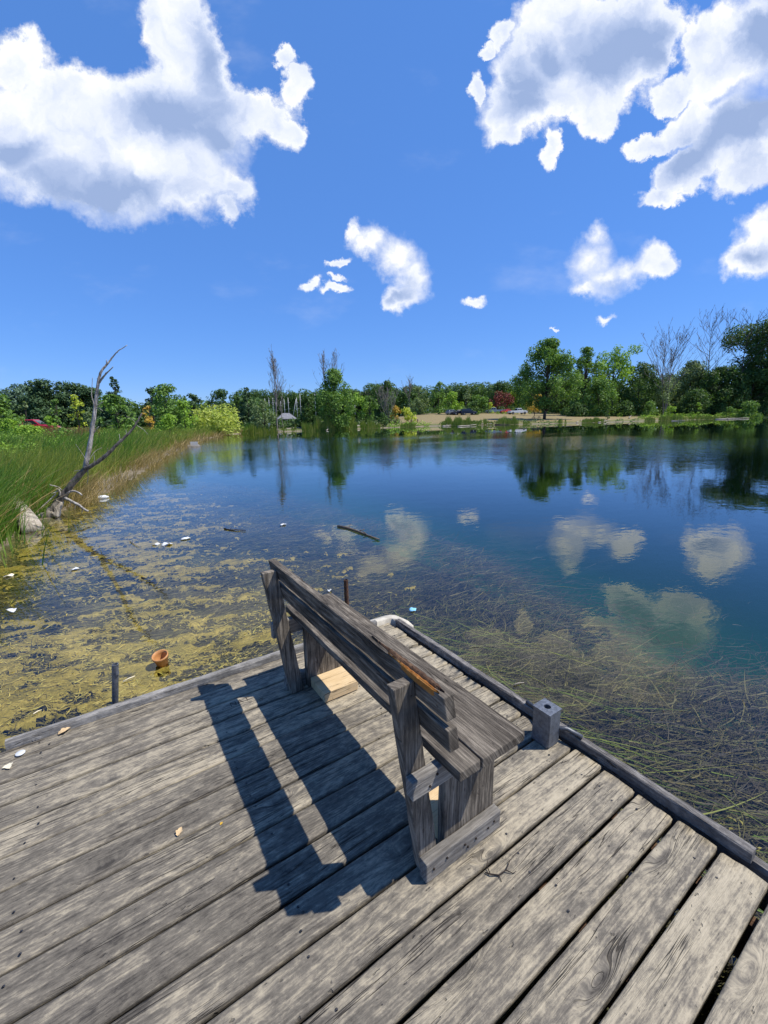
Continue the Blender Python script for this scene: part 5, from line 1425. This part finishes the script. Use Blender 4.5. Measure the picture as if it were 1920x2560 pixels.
# ------------------------------------------------------------------ little float with concrete block by the left bank
def small_float():
    p = on_z(484, 1117); root = tag(empty('swim_float', (p[0], p[1], WATER), math.atan2(RH[1], RH[0]) + .45), 'small flat float with a grey block on it by the left bank', 'float')
    b = MB(); b.box((-.42, -.55, -.08), (.42, .55, .11), .015); b.build('platform', M['drift'], root)
    b = MB()
    for k in range(5): b.box((-.40, -.52 + .21 * k, .1125), (.40, -.33 + .21 * k, .130), .004)
    b.build('boards', M['rail'], root)
    b = MB()
    x0, x1, y0, y1, z0, z1 = -.22, .30, -.05, .17, .133, .36
    b.box((x0, y0, z0), (x1, y0 + .035, z1)); b.box((x0, y1 - .035, z0), (x1, y1, z1))
    for xx in (x0, -.0 + .02, x1 - .035): b.box((xx, y0 + .0355, z0), (xx + .035, y1 - .0355, z1))
    b.build('concrete_block', M['concrete'], root)
small_float()

# ------------------------------------------------------------------ driftwood on the far shore
def driftwood(label, u0, v0, u1, v1, r, group=None, mat='drift', up=.10):
    r *= .62; rg = random.Random(int(u0 * 3 + u1)); a = on_z(u0, v0, WATER + .06); c = on_z(u1, v1, WATER + .06 + up)
    a = Vector(a); c = Vector(c)
    for q in (a, c):
        z = gz(q.x, q.y); q.z = max(q.z, z + r * .6)
    b = MB(); n = 6; pts = [a.lerp(c, i / n) + Vector((rg.uniform(-.1, .1), rg.uniform(-.1, .1), rg.uniform(-.03, .05))) for i in range(n + 1)]
    b.tube(pts, [r * (1 - .55 * i / n) for i in range(n + 1)], 7, wob=.15)
    for k in range(rg.choice((1, 2, 3))):
        i = rg.choice((2, 3, 4)); b.tube([pts[i], pts[i] + Vector((rg.uniform(-.5, .5), rg.uniform(-.5, .5), rg.uniform(.1, .5)))], [r * .4, r * .2], 5)
    tag(b.build('driftwood_log', M[mat]), label, 'driftwood', group)
G1 = 'pale driftwood along the left part of the far shore'
gl = 'bleached driftwood log in the tangle along the far shore below the masts'
for u0, v0, u1, v1, r in [(640, 1079.5, 668, 1076, .17), (652, 1081, 700, 1077, .14), (668, 1077, 705, 1078, .16), (690, 1073, 742, 1071, .17), (715, 1077, 770, 1072, .14), (742, 1073, 790, 1074, .16), (770, 1075, 802, 1071, .12), (800, 1073, 845, 1071, .13), (815, 1076, 832, 1071, .12), (836, 1072, 880, 1070, .12)]:
    driftwood(gl, u0, v0, u1, v1, r, G1)
driftwood('thick straight pale log ending the driftwood tangle', 884, 1070, 932, 1065.5, .22)
driftwood('leaning pale pole propped in the reeds above the driftwood', 852, 1064, 830, 1045, .05, up=1.0)
driftwood('pale log below the tall reeds left of the picnic table', 1106, 1065, 1128, 1063, .20)
driftwood('forked pale log in the water below the reed bed', 1146, 1066, 1190, 1062, .17)
driftwood('long pale log at the gap between two reed beds', 1198, 1062, 1232, 1060, .18)
driftwood('dark log lying left of the lone shade tree', 1236, 1061.5, 1275, 1060.5, .16, mat='wetstick')
driftwood('pale log right below the lone shade tree', 1392, 1056, 1430, 1055, .17)
driftwood('short grey log by the lone sapling', 1442, 1057, 1462, 1054, .18)
driftwood('forked root at the foot of the lone sapling', 1496, 1056, 1526, 1053, .17)
driftwood('broken pale tree trunk propped on the field right of the sapling', 1568, 1044, 1602, 1038, .22, up=.6)
driftwood('grey stub under the propped broken trunk', 1572, 1052, 1586, 1044, .22)
driftwood('thin pale log at the waterline in front of the bare topped tree', 1680, 1052, 1712, 1051, .15)
driftwood('long grey log below the huge spreading tree', 1790, 1048, 1872, 1045, .26)
driftwood('dark fallen trunk running out of the right edge', 1850, 1045, 1940, 1038, .36, mat='wetstick', up=.4)

# ------------------------------------------------------------------ picnic tables on the field
def picnic(label, u, D, rz):
    g = gp(u, D); root = tag(empty('picnic_table', g, rz), label, 'picnic table')
    b = MB()
    for k in range(4): b.box((-.9, -.37 + .19 * k, .72), (.9, -.20 + .19 * k, .76))
    b.build('tabletop', M['rail'], root)
    for y in (-.75, .53):
        b = MB(); b.box((-.9, y, .42), (.9, y + .22, .46)); b.build('seat', M['rail'], root)
    for x in (-.62, .62):
        b = MB(); b.tube([(x, -.62, 0), (x, -.2, .72)], .045, 5); b.tube([(x, .62, 0), (x, .2, .72)], .045, 5); b.box((x - .022, -.72, .37), (x + .022, .72, .418)); b.build('leg_frame', M['brownw'], root)
ry = math.atan2(RH[1], RH[0])
picnic('picnic table just left of the lone shade tree', 1341, 96.5, ry + .1)
picnic('picnic table at the waterside left end of the field', 1036, 86, ry - .2)
picnic('picnic table beside the yellow green shrub', 982, 88, ry + .3)

# ------------------------------------------------------------------ parked vehicles
def wheel(root, x, y, r):
    Mx = Matrix.Rotation(R(90), 4, 'X')
    b = MB(); b.lathe([(r * .55, -.10), (r * .9, -.11), (r, -.07), (r, .07), (r * .9, .11), (r * .55, .10)], 18, (x, y, r), True, Mx)
    w = b.build('wheel', M['tyre'], root)
    b = MB(); b.lathe([(0, -.085), (r * .56, -.085), (r * .56, .085), (0, .085)], 12, (x, y, r), False, Mx); b.build('rim', M['rim'], w)
def vehicle(name, label, cat, u, D, rz, kind, paint):
    g = gp(u, D); root = tag(empty(name, g, rz), label, cat)
    L, Wd = {'sedan': (4.6, 1.8), 'suv': (4.6, 1.88), 'pickup': (5.6, 1.98), 'hatch': (4.1, 1.76)}[kind]; h = L / 2; w = Wd / 2
    r = .34 if kind != 'pickup' else .39
    if kind == 'sedan': body = [(-h, .35), (-h, .75), (-h + .25, .92), (-h + 1.0, .95), (h - 1.45, .95), (h - .35, .80), (h, .65), (h, .32)]; cab = [(-h + .75, .95), (-h + 1.45, 1.40), (.35, 1.42), (h - 1.35, .95)]
    elif kind == 'hatch': body = [(-h, .35), (-h, .90), (-h + .3, .96), (h - 1.2, .96), (h - .3, .80), (h, .62), (h, .32)]; cab = [(-h + .10, .96), (-h + .55, 1.44), (.25, 1.46), (h - 1.1, .96)]
    elif kind == 'suv': body = [(-h, .42), (-h, 1.02), (-h + .12, 1.10), (h - 1.25, 1.08), (h - .25, .98), (h, .80), (h, .40)]; cab = [(-h + .10, 1.09), (-h + .40, 1.70), (.25, 1.72), (h - 1.25, 1.08)]
    else: body = [(-h, .52), (-h, 1.12), (-.45, 1.12), (-.45, 1.16), (h - 1.55, 1.16), (h - .30, 1.08), (h, .95), (h, .45)]; cab = [(-.50, 1.15), (-.42, 1.80), (.85, 1.82), (h - 1.5, 1.15)]
    bm = bmesh.new()
    def loft(prof, wa, wb, z0, z1, mat, nm, bev=.07, parent=root):
        b = MB(); n = len(prof)
        f = lambda z: wa + (wb - wa) * (z - z0) / (z1 - z0)
        vs = [(x, -f(z), z) for x, z in prof] + [(x, f(z), z) for x, z in prof]
        fs = [tuple(range(n)), tuple(range(2 * n - 1, n - 1, -1))] + [(i, i + n, (i + 1) % n + n, (i + 1) % n) for i in range(n)]
        b._add(vs, fs); o = b.build(nm, mat, parent)
        if bev: md = o.modifiers.new('soft', 'BEVEL'); md.width = bev; md.segments = 3; md.limit_method = 'ANGLE'; md.angle_limit = R(25)
        return o
    loft(body, w, w * .96, .3, 1.2, paint, 'body')
    zc0, zc1 = cab[0][1], cab[1][1]
    loft([(x, z + (0 if i in (1, 2) else -.05)) for i, (x, z) in enumerate(cab)], w * .95, w * .76, zc0, zc1, paint, 'cabin', .06)
    # glass: side windows, windscreen and rear window stand 4 mm proud of the cabin
    def inset(p, q, t): return (p[0] + (q[0] - p[0]) * t, p[1] + (q[1] - p[1]) * t)
    a, b2, c, d = cab; wf = lambda z: w * .95 + (w * .76 - w * .95) * (z - zc0) / (zc1 - zc0) + .006
    lo, hi = zc0 + .07, zc1 - .09
    def xat(p, q, z): return p[0] + (q[0] - p[0]) * (z - p[1]) / (q[1] - p[1])
    for sgn in (-1, 1):
        xs = (xat(a, b2, lo) + .12, xat(d, c, lo) - .14); xt = (xat(a, b2, hi) + .10, xat(d, c, hi) - .12); mid = (xs[0] + xs[1]) / 2 - .1
        for (p0, p1, q0, q1) in ((xs[0], mid - .04, xt[0], mid - .04), (mid + .04, xs[1], mid + .04, xt[1])):
            m = MB(); m.poly([(p0, sgn * wf(lo), lo), (p1, sgn * wf(lo), lo), (q1, sgn * wf(hi), hi), (q0, sgn * wf(hi), hi)]); m.build('side_window', M['glass'], root)
    for (p, q, nm, s) in ((d, c, 'windscreen', 1), (a, b2, 'rear_window', -1)):
        m = MB(); xl, xh = xat(p, q, lo) + s * .012, xat(p, q, hi) + s * .012
        m.poly([(xl, -wf(lo) + .12, lo), (xl, wf(lo) - .12, lo), (xh, wf(hi) - .10, hi), (xh, -wf(hi) + .10, hi)]); m.build(nm, M['glass'], root)
    for x in (-h + .85, h - .90):
        for y in (-w + .09, w - .09): wheel(root, x, y, r)
    zl = body[-2][1] - .08
    for y in (-w + .28, w - .28):
        m = MB(); m.box((h - .03, y - .16, zl - .07), (h + .012, y + .16, zl + .07), .012); m.build('headlight', M['lampw'], root)
        m = MB(); m.box((-h - .012, y - .10, body[1][1] - .22), (-h + .03, y + .10, body[1][1] - .06), .012); m.build('tail_light', M['lampr'], root)
    if kind == 'pickup':
        m = MB(); m.box((-h + .10, -w + .14, 1.1235), (-.52, w - .14, 1.130)); m.build('truck_bed', M['black'], root)
    return root
vehicle('parked_car', 'grey car leftmost in the dark group on the field edge', 'car', 1131, 128, ry + .5, 'hatch', M['cargrey'])
vehicle('parked_car', 'black car in the middle of the dark group on the field edge', 'car', 1147, 127, ry + .35, 'sedan', M['carblack'])
vehicle('parked_suv', 'dark blue tall car rightmost in the dark group', 'car', 1170, 126, ry + .15, 'suv', M['carblue'])
vehicle('parked_pickup', 'silver pickup left of the red car below the copper red tree', 'pickup', 1236, 140, ry + PI - .3, 'pickup', M['carsilver'])
vehicle('parked_car', 'bright red car between the two pickups', 'car', 1268, 138, ry + .6, 'sedan', M['carred'])
vehicle('parked_pickup', 'white pickup rightmost of the parked vehicles', 'pickup', 1293, 132, ry + .2, 'pickup', M['carwhite'])
vehicle('parked_suv', 'dark red vehicle half hidden behind the left bank bushes', 'car', 82, 50, ry + .25, 'suv', M['suvred'])

# ------------------------------------------------------------------ pavilion and masts of the marina
def pavilion():
    g = gp(716, 118); root = tag(empty('pavilion', g, ry + .35), 'open pavilion with grey shingled hip roof behind the shore trees', 'pavilion')
    b = MB(); a, c, z0, z1 = 2.6, 1.9, 1.25, 2.75
    b._add([(-a, -c, z0), (a, -c, z0), (a, c, z0), (-a, c, z0), (-.9, 0, z1), (.9, 0, z1), (-a, -c, z0 - .12), (a, -c, z0 - .12), (a, c, z0 - .12), (-a, c, z0 - .12)],
           [(0, 1, 5, 4), (1, 2, 5), (2, 3, 4, 5), (3, 0, 4), (0, 6, 7, 1), (1, 7, 8, 2), (2, 8, 9, 3), (3, 9, 6, 0), (6, 9, 8, 7)])
    b.build('roof', M['shingle'], root)
    for x in (-2.2, 0, 2.2):
        for y in (-1.6, 1.6):
            b = MB(); b.box((x - .09, y - .09, -.3), (x + .09, y + .09, z0 - .121)); b.build('post', M['post_w'], root)
    b = MB(); b.box((-2.1, -1.45, -.3), (2.1, -1.38, .55)); b.build('railing', M['brownw'], root)
pavilion()
def mast(label, u, v0, D, lean=0.0, group=None, spread=True):
    g = gp(u, D); top = at_depth(u, v0, D); H = top[2] - g.z
    root = tag(empty('sailboat_mast', g), label, 'mast', group)
    b = MB(); dx = RH * lean * H
    b.tube([(-dx[0] * .5, -dx[1] * .5, 0), (dx[0] * .5, dx[1] * .5, H)], [.095, .065], 8); b.build('pole', M['mast'], root)
    if spread and abs(lean) < .05:
        for k in (.55, .8):
            b = MB(); b.tube([(-RH[0] * .5, -RH[1] * .5, H * k), (RH[0] * .5, RH[1] * .5, H * k)], .035, 5); b.build('spreader', M['mast'], root)
Gm = 'slim white masts close together behind the tall slim bare tree'
lm = 'slim white mast in the close row behind the tall slim bare tree'
for u, v in ((665, 996), (675, 994), (685, 994), (692, 1003)): mast(lm, u, v, 150, .01, Gm)
mast('white mast just left of the pavilion roof peak', 704, 1003, 148)
mast('white mast behind the middle of the pavilion roof', 713, 998, 150)
mast('tall white mast at the right half of the pavilion roof', 723, 994, 146)
mast('leaning white mast right of the pavilion', 736, 998, 145, .24)
mast('white mast at the foot of the leaning mast', 744, 994, 142)
mast('highest white mast above the layered dark conifer', 753, 984, 150)
mast('white mast between layered conifer and tall shore tree', 790, 985, 150)
mast('short white mast right of the tall shore tree', 877, 998, 150)
mast('shortest white mast farthest to the right', 888, 1006, 150)

# ------------------------------------------------------------------ little white sign at the left end of the far shore
b = MB(); g = gp(672, 66); root = tag(empty('shore_sign', g, ry), 'small white sign on a post left of the pavilion', 'sign')
b.box((-.03, -.03, -.2), (.03, .03, .55)); b.build('post', M['brownw'], root)
b = MB(); b.box((-.16, -.052, .42), (.16, -.032, .95), .006); b.build('board', M['white'], root)
